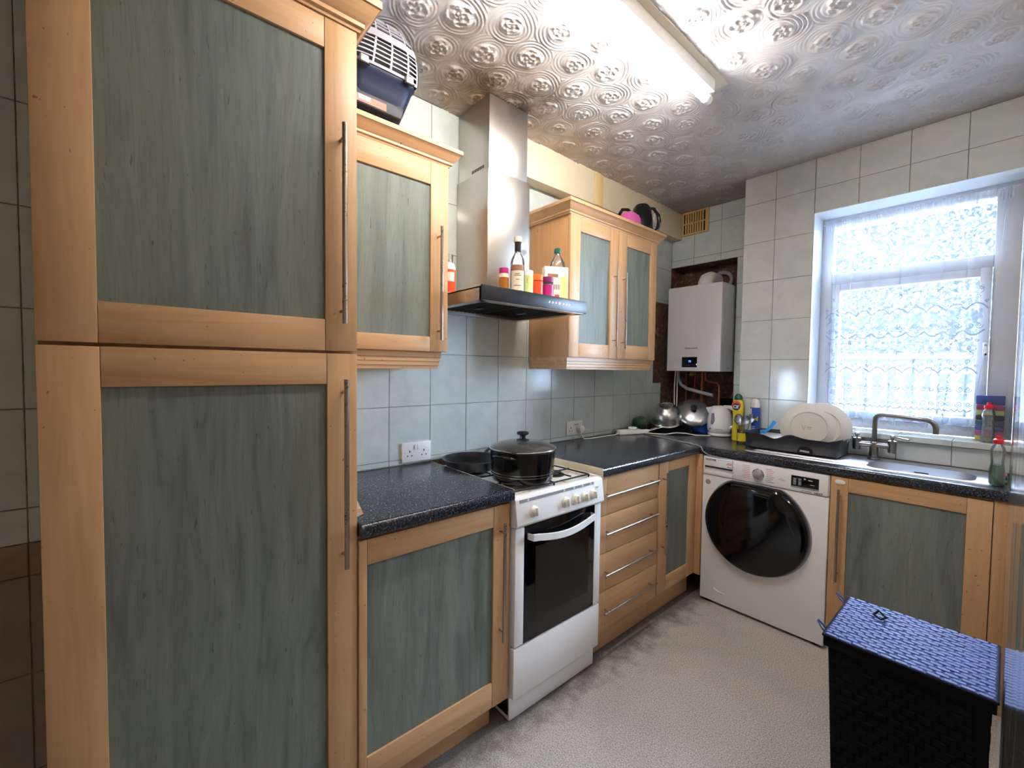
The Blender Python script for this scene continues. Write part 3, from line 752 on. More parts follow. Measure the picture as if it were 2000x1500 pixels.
# far run, with the opening cut for the sink bowl
t3b.prism(edge_poly(JY-.021, 2.556, .901, .861, -1), 'x', .6068, 1.788)
t3b.box((.002, JY+.0205, .861), (.590, 3.328, .901)).box((.590, JY+.0205, .861), (.6068, 2.600, .901)).box((.6068, 2.556, .861), (1.318, 2.600, .901)).box((.590, 2.600, .861), (1.318, 2.893, .901)).box((.590, 2.893, .861), (.6435, 3.178, .901))
t3b.box((1.318, 2.845, .861), (1.788, 2.893, .901)).box((1.710, 2.556, .861), (1.788, 2.845, .901))
t3 = obj('worktop', t3b, angle=30); tag(t3, 'speckled black laminate worktop running under the window around the sink', 'worktop')
obj('joint_strip', B('chrome').box((.01, JY+.017, .9008), (.585, JY+.022, .9022)), t3, label='metal strip covering the worktop join')

# ------------------------------------------------------------------ sink and tap
sk = thing('sink', 'inset stainless steel sink with bowl and ribbed drainer under the window', 'sink', (1.27, 2.70, .901))
sb = B('steel_h')
SX0, SX1, SY0, SY1 = .815, 1.742, 2.535, 2.872
bx0, bx1, by0, by1 = 1.335, 1.695, 2.572, 2.800
def rr(x0, x1, y0, y1, r, n=6):
    out = []
    for (cx, cy, a) in ((x1-r, y1-r, 0), (x0+r, y1-r, 90), (x0+r, y0+r, 180), (x1-r, y0+r, 270)):
        for i in range(n+1): t = math.radians(a+90*i/n); out.append((cx+r*math.cos(t), cy+r*math.sin(t)))
    return out
# deck around the bowl: outer ring to the bowl lip, then down the walls
outer = rr(SX0, SX1, SY0, SY1, .02); lip0 = rr(bx0-.012, bx1+.012, by0-.012, by1+.012, .082); lip = rr(bx0, bx1, by0, by1, .075); wl_ = rr(bx0+.006, bx1-.006, by0+.006, by1-.006, .07); bt = rr(bx0+.03, bx1-.03, by0+.03, by1-.03, .05)
n = len(outer); rings = [[(x, y, .9012) for x, y in outer], [(x, y, .9055) for x, y in rr(SX0+.003, SX1-.003, SY0+.003, SY1-.003, .018)], [(x, y, .9045) for x, y in rr(SX0+.012, SX1-.012, SY0+.012, SY1-.012, .016)], [(x, y, .9035) for x, y in lip0], [(x, y, .900) for x, y in lip], [(x, y, .80) for x, y in wl_], [(x, y, .765) for x, y in bt]]
vv = [p for r in rings for p in r]; ff = []
for k in range(len(rings)-1):
    for i in range(n): ff.append((k*n+i, k*n+(i+1) % n, (k+1)*n+(i+1) % n, (k+1)*n+i))
ff.append(tuple((len(rings)-1)*n+i for i in range(n)))
sb.quads(vv, ff); obj('basin', sb, sk, 40)
rb = B('steel_h')
obj('overflow', B('dark').box((1.49, 2.7935, .868), (1.54, 2.7955, .873)), sk)
for k in range(9): rb.tube([(.86, 2.575+k*.028, .9055), (1.27-.006*abs(k-4), 2.575+k*.028, .9048)], .0045, 8, sq=.6)
obj('drainer_ribs', rb, sk)
obj('plughole', B('chrome').lathe([(0, .7665), (.018, .7665), (.030, .769), (.034, .7665)], (1.515, 2.69, 0), n=24), sk)
tp = thing('mixer_tap', 'dull chrome bridge mixer tap with a square swan spout and two levers', 'tap', (1.332, 2.832, .905))
obj('pillar', B('tap').lathe([(.026, .9055), (.026, .912), (.019, .916), (.0175, .985), (.014, .992)], (1.332, 2.832, 0), n=24), tp)
tb = B('tap'); tb.cyl((1.268, 2.832, .975), (1.396, 2.832, .975), .0145, 20); obj('bridge', tb, tp)
sp = [(1.332, 2.832, .985), (1.332, 2.832, 1.10)]+[(1.332+.032-.032*math.cos(t), 2.832-.004*i/5, 1.102+.030*math.sin(t)) for i, t in enumerate([PI/2*q/5 for q in range(1, 6)])]
sp += [(1.50, 2.80, 1.126)]+[(1.515+.042*math.sin(t), 2.797, 1.126-.040*(1-math.cos(t))) for t in [PI/2*q/6 for q in range(1, 7)]]+[(1.557, 2.795, 1.060)]
obj('spout', B('tap').tube(sp, .0112, 16), tp)
for i, (x, dx) in enumerate(((1.262, -1), (1.402, 1))):
    v = obj('valve', B('tap').lathe([(.0, .942), (.0165, .944), (.0185, .99), (.0175, 1.004), (.007, 1.008), (.007, 1.016), (.0, 1.016)], (x, 2.832, 0), n=20), tp)
    obj('lever', B('tap').lathe([(0, -.0115), (.008, -.0085), (.0115, 0), (.008, .0085), (0, .0115)], (x, 2.832, 1.024), n=16).tube([(x, 2.832, 1.024), (x+.02*(1 if dx > 0 else -1), 2.828, 1.024), (x+dx*.062 if dx > 0 else x-.045, 2.815, 1.018)], .0045, 8, sq=.6, r1=.0075 if dx > 0 else .005), v)

# ------------------------------------------------------------------ cooker
ck = thing('gas_cooker', 'white freestanding gas cooker with dark glass oven door', 'cooker', (.31, 1.284, 0))
cy0, cy1 = 1.0285, 1.5385
obj('body', B('white').box((.03, cy0+.004, .02), (.575, cy1-.004, .845), .003), ck)
obj('plinth', B('white').box((.05, cy0+.004, .005), (.578, cy1-.004, .095), .003), ck)
hb = B('white').box((.03, cy0, .845), (.598, cy1, .860), .004)
hob = obj('hob', hb, ck)
def stain_mat():
    m = NT('burnt_white_enamel'); n = m.noise(m.coords(world=True), 14, 5, .7, .6)
    m.set(col=m.ramp(n, [(.50, srgb(234, 232, 226)), (.60, srgb(222, 204, 172)), (.72, srgb(140, 100, 62))]), rough=.25); return m.m
MAT['stain'] = stain_mat()
obj('spill_tray', B('stain').box((.055, cy0+.02, .8595), (.575, cy1-.02, .8625), .001), hob)
rim = B('white'); rim.box((.03, cy0, .859), (.598, cy0+.012, .8715), .003).box((.03, cy1-.012, .859), (.598, cy1, .8715), .003).box((.03, cy0, .859), (.05, cy1, .880), .003)
obj('hob_rim', rim, hob)
for (bx_, by_, r) in ((.43, 1.16, .030), (.43, 1.41, .040), (.18, 1.16, .04), (.18, 1.41, .030)):
    bn = obj('burner', B('iron').lathe([(r*1.25, .8625), (r*1.25, .867), (r, .868), (r, .873), (r*.9, .8765), (0, .8765)], (bx_, by_, 0), n=28), hob)
    gb = B('iron')
    for a in range(4):
        t = a*PI/2+PI/4*0
        gb.box((-.0035, .02, .8715), (.0035, .085, .8785), .001) if False else None
        c_, s_ = math.cos(t), math.sin(t)
        gb.tube([(bx_+c_*.022, by_+s_*.022, .8755), (bx_+c_*.105, by_+s_*.105, .8755)], .0036, 6)
    obj('pan_support', gb, hob)
gf = B('iron')
for yy in (1.060, 1.283, 1.507):
    gf.tube([(.07, yy, .8745), (.555, yy, .8745)], .0038, 6)
for xx in (.07, .305, .555): gf.tube([(xx, 1.060, .8745), (xx, 1.507, .8745)], .0038, 6)
for yy in (1.06, 1.283, 1.507):
    for xx in (.07, .305, .555): gf.cyl((xx, yy, .8625), (xx, yy, .875), .004, 6)
obj('grate', gf, hob)
cp = [(.575, .752), (.612, .757), (.618, .766), (.606, .858), (.600, .8665), (.590, .869), (.575, .869)]
pn = obj('control_panel', B('white').prism(cp, 'y', cy0-.002, cy1+.002, .002), ck)
def on_panel(z): return .618-(z-.766)/(.858-.766)*.012
obj('print_strip', B('stripgrey').prism([(on_panel(.846)-.001, .846), (on_panel(.846)+.0008, .846), (on_panel(.857)+.0006, .857), (on_panel(.857)-.001, .857)], 'y', 1.045, 1.478), pn)
mk = B('inkwhite')
for yy in (1.085, 1.285, 1.345, 1.40, 1.452): mk.box((on_panel(.851)+.0006, yy, .848), (on_panel(.851)+.0014, yy+.008, .8555))
obj('dial_marks', mk, pn, kind='stuff')
for yy in (1.113, 1.290, 1.350, 1.407, 1.464):
    z = .805; x = on_panel(z)
    k = obj('knob', B('offwhite', rot('Y', -7, (x, yy, z))).lathe([(.0215, 0), (.0215, .003), (.017, .005), (.0155, .017), (.013, .019), (0, .019)], (x, yy, z), 'x', 24).box((x+.012, yy-.0035, z-.015), (x+.0255, yy+.0035, z+.015), .0025), pn)
obj('ignition_button', B('offwhite').lathe([(.006, 0), (.006, .005), (.005, .006), (0, .006)], (on_panel(.832), 1.500, .832), 'x', 14), pn)
od = B('white')
od.box((.577, cy0+.002, .302), (.604, 1.076, .750), .003).box((.577, 1.4935, .302), (.604, cy1-.002, .750), .003).box((.577, 1.074, .302), (.590, 1.496, .750), .001)
dd = obj('oven_door', od, ck)
obj('door_glass', B('blackgloss').box((.589, 1.0765, .302), (.6035, 1.4930, .750), .001), dd, label='black glass')
obj('inner_window', B('ovenglass').prism([(1.135, .375), (1.455, .375), (1.455, .66), (1.135, .66)], 'x', .6036, .6042), dd)
hp = [(.607, 1.092, .712), (.630, 1.096, .712)]+[(.630+.012*math.sin(PI*q/14), 1.096+.366*q/14, .714-.022*math.sin(PI*q/14)) for q in range(1, 14)]+[(.630, 1.462, .712), (.607, 1.466, .712)]
hv = []; hf = []
for i, p in enumerate(hp):
    x, y, z = p
    hv += [(x-.004, y, z-.0125), (x+.004, y, z-.0125), (x+.004, y, z+.0125), (x-.004, y, z+.0125)]
    if i: a = 4*(i-1); hf += [(a+q, a+(q+1) % 4, a+4+(q+1) % 4, a+4+q) for q in range(4)]
hf += [(0, 1, 2, 3), tuple(4*(len(hp)-1)+q for q in (3, 2, 1, 0))]
obj('handle', B('white').quads(hv, hf), dd, 50)
obj('storage_door', B('white').box((.579, cy0+.001, .102), (.603, cy1-.001, .294), .003), ck)

# pans on the hob
pt_ = thing('casserole_pot', 'large black casserole pot with glass lid on the front left burner', 'pot', (.44, 1.21, .8795))
PC = (.44, 1.21, 0); z0 = .8795
obj('pot_body', B('enamel').lathe([(0, z0), (.118, z0), (.127, z0+.005), (.131, z0+.03), (.137, z0+.125), (.140, z0+.128), (.140, z0+.131), (.134, z0+.131), (.131, z0+.126), (.125, z0+.03), (.118, z0+.008), (0, z0+.008)], PC, n=56, cap=False), pt_)
for zz, rr_ in ((z0+.030, .1318), (z0+.040, .1326)): obj('trim_ring', B('chrome').tube([(PC[0]+rr_*math.cos(2*PI*i/48), PC[1]+rr_*math.sin(2*PI*i/48), zz) for i in range(48)], .0011, 6, closed=True), pt_, label='thin silver line')
for sg in (-1, 1):
    a = .30
    c_ = Vector((math.cos(PI/2+a), math.sin(PI/2+a), 0))*sg; t_ = Vector((-c_.y, c_.x, 0))
    o_ = Vector((PC[0], PC[1], z0+.112))
    obj('side_handle', B('enamel').tube([o_+c_*.133-t_*.045, o_+c_*.158-t_*.040+Vector((0, 0, .004)), o_+c_*.176-t_*.018+Vector((0, 0, .007)), o_+c_*.176+t_*.018+Vector((0, 0, .007)), o_+c_*.158+t_*.040+Vector((0, 0, .004)), o_+c_*.133+t_*.045], .0052, 8), pt_)
ld = obj('pot_lid', B('lidglass').lathe([(.138, z0+.134), (.125, z0+.143), (.10, z0+.152), (.06, z0+.160), (.0, z0+.163)], PC, n=56, cap=False), pt_, label='smoky glass lid')
obj('lid_rim', B('chrome').tube([(PC[0]+.1395*math.cos(2*PI*i/56), PC[1]+.1395*math.sin(2*PI*i/56), z0+.134) for i in range(56)], .0028, 8, closed=True), ld)
obj('lid_knob', B('black').lathe([(.027, z0+.161), (.027, z0+.166), (.012, z0+.170), (.012, z0+.182), (.025, z0+.188), (.026, z0+.195), (.020, z0+.199), (0, z0+.200)], PC, n=28), ld)
fp = thing('frying_pan', 'black non-stick frying pan behind the casserole pot', 'pan', (.165, 1.15, .8795))
obj('pan_body', B('nonstick').lathe([(0, z0), (.098, z0), (.112, z0+.008), (.134, z0+.048), (.137, z0+.050), (.131, z0+.049), (.108, z0+.011), (.095, z0+.005), (0, z0+.005)], (.160, 1.150, 0), n=48, cap=False), fp)
obj('pan_handle', B('black').tube([(.10, 1.268, z0+.040), (.075, 1.30, z0+.050), (.045, 1.36, z0+.060), (.03, 1.44, z0+.064)], .010, 10, sq=.7), fp)

# ------------------------------------------------------------------ extractor hood
hd = thing('extractor_hood', 'chimney extractor hood of brushed steel with a black glass control edge', 'extractor hood', (.24, 1.258, 1.60))
HX, hy0, hy1 = .474, .958, 1.558
cb = B('steel')
cb.box((.002, hy0, 1.598), (.012, hy1, 1.650)).box((.012, hy0, 1.598), (HX, hy0+.010, 1.650)).box((.012, hy1-.010, 1.598), (HX, hy1, 1.650))
cb.box((.002, hy0, 1.645), (HX, hy1, 1.6505)).box((HX-.010, hy0, 1.598), (HX, hy1, 1.650)).box((.012, hy0+.01, 1.598), (HX-.01, hy0+.04, 1.601)).box((.012, hy1-.04, 1.598), (HX-.01, hy1-.01, 1.601)).box((HX-.04, hy0+.01, 1.598), (HX-.01, hy1-.01, 1.601)).box((.012, hy0+.01, 1.598), (.03, hy1-.01, 1.601))
obj('canopy', cb, hd)
gl_ = obj('glass_front', B('hoodglass').box((HX+.0005, hy0-.001, 1.600), (HX+.008, hy1+.002, 1.655), .001), hd, label='black glass control edge')
for i, y in enumerate((1.315, 1.335, 1.355, 1.377, 1.402, 1.422, 1.442)):
    ib = B('led')
    if i == 3: ib.tube([(HX+.0085, y+.0042*math.cos(q*PI/5), 1.628+.0048*math.sin(q*PI/5)) for q in range(10)], .0008, 5, closed=True)
    else: ib.tube([(HX+.0085, y-.003, 1.624), (HX+.0085, y+.001, 1.632), (HX+.0085, y+.003, 1.626)], .0009, 5)
    obj('touch_icon', ib, gl_)
for k in range(2):
    ya_ = hy0+.055+k*.25
    fb = B('steel_dark').box((.05, ya_, 1.612), (HX-.06, ya_+.24, 1.620), .002)
    for q in range(10): fb.tube([(.06, ya_+.015+q*.0235, 1.6105), (HX-.07, ya_+.015+q*.0235, 1.6105)], .003, 6)
    fl = obj('grease_filter', fb, hd); obj('filter_catch', B('black').box((.20, ya_+.105, 1.604), (.25, ya_+.135, 1.612), .002), fl)
obj('chimney_lower', B('steel').box((.002, 1.160, 1.6505), (.2475, 1.409, 2.222), .0012), hd)
ch = obj('chimney_upper', B('steel').box((.004, 1.167, 2.222), (.2425, 1.3945, 2.5455), .0012), hd)
sl = B('dark')
for q in range(10): sl.box((.115+q*.0095, 1.1662, 2.236), (.1205+q*.0095, 1.1672, 2.250))
obj('vent_slots', sl, ch, kind='stuff')

# ------------------------------------------------------------------ things standing on the hood
HZ = 1.6508
def label_band(r, z0, z1, c, mat, a0=0, a1=360, n=28):
    b = B(mat); vs = []; fs = []
    for i in range(n+1):
        t = math.radians(a0+(a1-a0)*i/n)
        for z in (z0, z1): vs.append((c[0]+r*math.cos(t), c[1]+r*math.sin(t), z))
    for i in range(n): fs.append((2*i, 2*i+2, 2*i+3, 2*i+1))
    return b.quads(vs, fs)
# vinegar bottle
c = (.405, 1.199, 0)
bt_ = thing('vinegar_bottle', 'glass bottle of dark vinegar with cork-coloured cap on the hood', 'bottle', (*c[:2], HZ))
obj('glass', B('glassbottle').lathe([(0, HZ), (.028, HZ), (.030, HZ+.004), (.030, HZ+.135), (.027, HZ+.150), (.016, HZ+.170), (.0125, HZ+.185), (.0125, HZ+.215)], c, n=28, cap=False), bt_)
obj('liquid', B('darkliquid').lathe([(0, HZ+.003), (.0275, HZ+.003), (.0275, HZ+.068), (0, HZ+.068)], c, n=24), bt_, label='dark liquid')
obj('neck_sleeve', B('black').lathe([(.0132, HZ+.180), (.0135, HZ+.222)], c, n=20), bt_)
obj('cap', B('paper').lathe([(0, HZ+.220), (.0165, HZ+.220), (.0172, HZ+.226), (.016, HZ+.242), (.0, HZ+.243)], c, n=20), bt_)
obj('bottle_label', label_band(.0304, HZ+.016, HZ+.100, c, 'paper', -100, 20), bt_)
lb = label_band(.0307, HZ+.098, HZ+.122, c, 'brownlabel', -95, 15); obj('upper_label', lb, bt_)
li = B('ink')
for z, w in ((.084, 40), (.077, 55), (.060, 30), (.035, 60)):
    vs = []; fs = []
    for i in range(9):
        t = math.radians(-40-w/2+w*i/8)
        for q in (HZ+z, HZ+z+.0022): vs.append((c[0]+.0308*math.cos(t), c[1]+.0308*math.sin(t), q))
    for i in range(8): fs.append((2*i, 2*i+2, 2*i+3, 2*i+1))
    li.quads(vs, fs)
obj('label_print', li, bt_, kind='stuff')
def jar(name, label, c, r, h, lidh, glass, lidm, band, z0f=.08, z1f=.8, cat='jar', lidr=1.0):
    t = thing(name, label, cat, (*c[:2], HZ))
    obj('jar_body', B(glass).lathe([(0, HZ), (r*.94, HZ), (r, HZ+.004), (r, HZ+h-lidh-.008), (r*.93, HZ+h-lidh)], c, n=24), t)
    obj('lid', B(lidm).lathe([(r*lidr, HZ+h-lidh), (r*lidr, HZ+h-.002), (r*lidr*.92, HZ+h), (0, HZ+h)], c, n=24), t)
    if band: obj('jar_label', label_band(r+.0005, HZ+h*z0f, HZ+(h-lidh)*z1f, c, band, -130, 60), t)
    return t
jar('spice_jar', 'slim spice jar with magenta lid behind the vinegar bottle', (.375, 1.150, 0), .020, .110, .022, 'paper', 'magenta', 'amber')
t = jar('spice_jar', 'white-lidded herb tub with lime green label beside the vinegar bottle', (.40, 1.258, 0), .0265, .112, .024, 'paper', 'white_plastic', 'limelabel', .12, .97)
sqb = B('ink'); q0 = (.40+.0275*math.cos(math.radians(-35)), 1.258+.0275*math.sin(math.radians(-35)), HZ+.065)
sqb.tube([(q0[0], q0[1]-.004, q0[2]-.009), (q0[0]+.0006, q0[1]+.004, q0[2]-.009), (q0[0]+.0006, q0[1]+.004, q0[2]+.009), (q0[0], q0[1]-.004, q0[2]+.009)], .0008, 4, closed=True); obj('label_print', sqb, t)
t = jar('spice_jar', 'spice jar with bright orange lid and orange label', (.40, 1.318, 0), .0265, .103, .026, 'glassbottle', 'orange', 'orangered', .06, .95)
obj('spice', B('paper').lathe([(0, HZ+.003), (.024, HZ+.003), (.024, HZ+.060), (0, HZ+.060)], (.40, 1.318, 0), n=20), t)
t = jar('spice_jar', 'spice jar with purple lid and pink label', (.405, 1.379, 0), .0265, .101, .024, 'glassbottle', 'purple', 'magenta', .06, .85)
obj('spice', B('paper').lathe([(0, HZ+.003), (.024, HZ+.003), (.024, HZ+.055), (0, HZ+.055)], (.405, 1.379, 0), n=20), t)
bxf = rot('Z', -28, (.385, 1.448, 0))
cr = thing('food_carton', 'cream and white printed food carton standing at the hood end', 'carton', (.385, 1.448, HZ))
obj('box', B('carton', bxf).box((.362, 1.392, HZ), (.408, 1.504, HZ+.158), .001), cr)
pb = B('inkred', bxf); pb.box((.4081, 1.44, HZ+.012), (.4086, 1.462, HZ+.032)); obj('red_mark', pb, cr)
pb = B('ink', bxf)
for q in range(7): pb.box((.4081, 1.435+q*.0045, HZ+.055), (.4086, 1.4368+q*.0045, HZ+.078))
obj('barcode', pb, cr, kind='stuff')
pb = B('limelabel', bxf).box((.4081, 1.468, HZ+.01), (.4085, 1.500, HZ+.115)).m('brownlabel').box((.4081, 1.405, HZ+.110), (.4084, 1.455, HZ+.125)); obj('printed_panel', pb, cr)
c = (.335, 1.515, 0)
pbt = thing('plastic_bottle', 'clear plastic bottle with dark green cap at the right end of the hood', 'bottle', (*c[:2], HZ))
obj('bottle_body', B('clearplastic').lathe([(0, HZ), (.034, HZ), (.038, HZ+.005), (.038, HZ+.175), (.036, HZ+.195), (.022, HZ+.222), (.014, HZ+.235), (.013, HZ+.25)], c, n=28, cap=False), pbt)
obj('cap', B('green_dk').lathe([(.0155, HZ+.243), (.0165, HZ+.247), (.016, HZ+.266), (.010, HZ+.270), (0, HZ+.270)], c, n=18), pbt)
obj('bottle_label', label_band(.0385, HZ+.07, HZ+.155, c, 'paper', -100, 40), pbt)
c = (.20, .992, 0)
sp_ = thing('soap_bottle', 'orange labelled white pump bottle at the left end of the hood', 'bottle', (*c[:2], HZ))
obj('bottle_body', B('white_plastic').lathe([(0, HZ), (.026, HZ), (.028, HZ+.004), (.028, HZ+.115), (.020, HZ+.132), (.011, HZ+.138), (.011, HZ+.150)], c, n=24), sp_)
obj('bottle_label', label_band(.0285, HZ+.01, HZ+.105, c, 'orangered', -130, 60), sp_)
obj('label_panel', label_band(.0289, HZ+.055, HZ+.093, c, 'paper', -110, 20), sp_)
obj('clear_cap', B('clearplastic').lathe([(.017, HZ+.138), (.017, HZ+.170), (.0, HZ+.172)], c, n=18), sp_)

# ------------------------------------------------------------------ pet carrier on the wall unit
pc = thing('pet_carrier', 'navy pet carrier with grey slotted door on top of the wall cupboard', 'pet carrier', (.17, .62, 2.192))
CY0, CY1 = .512, .745
CYM = (CY0+CY1)/2
def section(z):  # half depth from front face as function of z
    return z
tubp = B('navy')
levels = [(2.192, .318, CY0+.01, CY1-.045), (2.200, .338, CY0+.006, CY1-.038), (2.23, .352, CY0+.003, CY1-.028), (2.27, .366, CY0, CY1-.016), (2.305, .378, CY0, CY1-.006), (2.312, .384, CY0, CY1), (2.324, .386, CY0, CY1)]
vv = []; ff = []
for (z, xf_, ya_, yb_) in levels:
    for (x, y) in rr(.01, xf_, ya_, yb_, .04, 4): vv.append((x, y, z))
n_ = 20
for k in range(len(levels)-1):
    for i in range(n_): ff.append((k*n_+i, k*n_+(i+1) % n_, (k+1)*n_+(i+1) % n_, (k+1)*n_+i))
ff.append(tuple(range(n_))[::-1]); ff.append(tuple((len(levels)-1)*n_+i for i in range(n_)))
base = obj('tub', tubp.quads(vv, ff), pc, 40, label='navy blue lower tub')
obj('front_recess', B('navydark').prism([(CY0+.01, 2.203), (CY1-.050, 2.203), (CY1-.040, 2.240), (CY1-.065, 2.262), (CY0+.01, 2.268)], 'x', .330, .3560, .004), base)
obj('care_label', B('brownlabel').box((.3560, .535, 2.208), (.3568, .640, 2.232)).m('paper').box((.3569, .545, 2.216), (.3572, .585, 2.230)), base)
# slotted lid: profile from the tub rim up the front, then leaning back to the top
def lidp(v):
    pts = [(.386, 2.322), (.396, 2.352), (.402, 2.385), (.400, 2.415), (.384, 2.452), (.362, 2.488), (.325, 2.518)]
    v = max(0., min(.9999, v))*(len(pts)-1); i = int(v); f = v-i
    return pts[i][0]*(1-f)+pts[i+1][0]*f, pts[i][1]*(1-f)+pts[i+1][1]*f
def lidpt(u, v, d=0.):
    x, z = lidp(v); x1, z1 = lidp(min(.9999, v+.02)); x0_, z0_ = lidp(max(0, v-.02))
    nx_, nz_ = (z1-z0_), -(x1-x0_); L = math.hypot(nx_, nz_) or 1
    taper = .045*v**1.5
    uu = u*2-1; side = .014*uu**4
    y = CYM+uu*((CY1-CY0)/2-taper)
    return (x+nx_/L*d-side, y, z+nz_/L*d)
def strip(b, u0, u1, v0, v1, th=.004, nu=4, nv=4):
    vs = []; fs = []
    for lay in (0, 1):
        for j in range(nv+1):
            for i in range(nu+1): vs.append(lidpt(u0+(u1-u0)*i/nu, v0+(v1-v0)*j/nv, th*lay))
    N = (nu+1)*(nv+1); at = lambda l, j, i: l*N+j*(nu+1)+i
    for j in range(nv):
        for i in range(nu):
            fs.append((at(1, j, i), at(1, j, i+1), at(1, j+1, i+1), at(1, j+1, i))); fs.append((at(0, j, i), at(0, j+1, i), at(0, j+1, i+1), at(0, j, i+1)))
    for j in range(nv): fs.append((at(0, j, 0), at(1, j, 0), at(1, j+1, 0), at(0, j+1, 0))); fs.append((at(0, j, nu), at(0, j+1, nu), at(1, j+1, nu), at(1, j, nu)))
    for i in range(nu): fs.append((at(0, 0, i), at(0, 0, i+1), at(1, 0, i+1), at(1, 0, i))); fs.append((at(0, nv, i), at(1, nv, i), at(1, nv, i+1), at(0, nv, i+1)))
    b.quads(vs, fs)
g = B('greyplastic')
strip(g, 0, 1, .0, .045); strip(g, 0, 1, .43, .56, .0055); strip(g, 0, 1, .95, 1.0)
for (u0, u1) in ((0, .03), (.27, .30), (.53, .56), (.80, .83), (.97, 1.0)): strip(g, u0, u1, .0, 1.0, .0042, 2, 24)
for k in range(1, 6): v = .045+k*.0655; strip(g, 0, 1, v-.010, v+.010, .0040, 24, 2)
for k in range(1, 5): v = .56+k*.079; strip(g, 0, 1, v-.012, v+.012, .0040, 24, 2)
obj('slotted_door', g, pc, 40, label='light grey slotted upper door')
inn = B('dark'); vs = []; fs = []
for j in range(13):
    for i in range(9): vs.append(lidpt(.02+.96*i/8, j/12, -.012))
for j in range(12):
    for i in range(8): a = j*9+i; fs.append((a, a+1, a+10, a+9))
obj('dark_interior', inn.quads(vs, fs), pc, 60)
sd = B('navy')
for sg_, u in ((1, 1.0), (-1, 0.0)):
    vs = []; fs = []
    for j in range(13):
        p = lidpt(u, j/12); vs += [p, (.05, p[1], p[2]+.0), ]
    for j in range(12): fs.append((2*j, 2*j+1, 2*j+3, 2*j+2))
    vs += [lidpt(u, 0), (.05, lidpt(u, 0)[1], 2.322)]
    sd.quads(vs, fs)
sd.tube([lidpt(1.0, j/12, .001) for j in range(13)], .004, 6)
sd.box((.05, CY0+.045, 2.512), (.33, CY1-.045, 2.520), .002)
obj('side_shell', sd, pc, 40)
for y in (.548, .705):
    obj('latch', B('greyplastic').box((.386, y-.014, 2.308), (.402, y+.014, 2.332), .004).m('black').cyl((.394, y-.018, 2.310), (.394, y+.018, 2.310), .004, 8), pc)

# ------------------------------------------------------------------ black kettle and pink iron on the two-door unit
TZ = 2.1915
kt = thing('electric_kettle', 'black electric kettle with chrome-edged handle on top of the two-door cupboard', 'kettle', (.24, 2.35, TZ))
obj('kettle_body', B('enamel').lathe([(0, TZ), (.062, TZ), (.070, TZ+.006), (.067, TZ+.06), (.058, TZ+.115), (.050, TZ+.145), (.036, TZ+.160), (0, TZ+.166)], (.262, 2.335, 0), n=32), kt)
obj('kettle_base', B('black').lathe([(0, TZ-.0005), (.072, TZ-.0005), (.074, TZ+.010), (.070, TZ+.014)], (.262, 2.335, 0), n=32), kt)
hp = [(.275, 2.375, TZ+.150), (.285, 2.43, TZ+.158), (.292, 2.468, TZ+.130), (.295, 2.476, TZ+.085), (.292, 2.462, TZ+.040), (.285, 2.425, TZ+.006), (.28, 2.395, TZ+.014)]
hh = obj('handle', B('black').tube(hp, .011, 10, sq=.8), kt)
obj('handle_trim', B('chrome').tube([(p[0]+.012, p[1]+.006, p[2]) for p in hp[1:6]], .006, 8), kt, label='curved chrome strip')
obj('water_gauge', B('clearplastic').box((.325, 2.368, TZ+.02), (.334, 2.378, TZ+.11), .002), kt)
ir = thing('pink_appliance', 'pink and black iron lying beside the black kettle on the cupboard', 'iron', (.24, 2.2, TZ))
obj('shell', B('pink').prism([(2.12, TZ+.0), (2.255, TZ+.0), (2.255, TZ+.042), (2.235, TZ+.067), (2.16, TZ+.074), (2.105, TZ+.050)], 'x', .235, .315, .012), ir)
obj('top_handle', B('black').tube([(.275, 2.090, TZ+.045), (.275, 2.115, TZ+.076), (.275, 2.17, TZ+.090), (.275, 2.24, TZ+.070)], .009, 10), ir)

# ------------------------------------------------------------------ air vent in the far corner
vn = thing('air_vent', 'aged cream slotted air vent high in the corner beside the boxing', 'vent', (.184, LW-.004, 2.375))
va0, va1, vb0, vb1 = .083, .288, 2.372, 2.5485
obj('vent_frame', B('cream_vent').box((va0, LW-.012, vb0), (va0+.012, LW+.0, vb1), .002).box((va1-.026, LW-.012, vb0), (va1, LW, vb1), .002).box((va0+.012, LW-.012, vb0), (va1-.026, LW, vb0+.014), .002).box((va0+.012, LW-.012, vb1-.014), (va1-.026, LW, vb1), .002).box((va0+.012, LW-.011, (vb0+vb1)/2-.005), (va1-.026, LW, (vb0+vb1)/2+.005), .001), vn)
obj('dark_backing', B('dark').box((va0+.004, LW-.002, vb0+.004), (va1-.004, LW-.0005, vb1-.004)), vn)
x_ = va0+.012; W_ = (va1-.026-x_)
for k in range(1, 9): obj('slat', B('cream_vent').box((x_+W_*k/9-.0055, LW-.0105, vb0+.012), (x_+W_*k/9+.0055, LW-.002, vb1-.012), .001), vn)
obj('centre_boss', B('cream_vent').lathe([(.0, -.006), (.008, -.006), (.012, 0)], (x_+W_*.42, LW-.010, (vb0+vb1)/2), 'y', 14), vn)

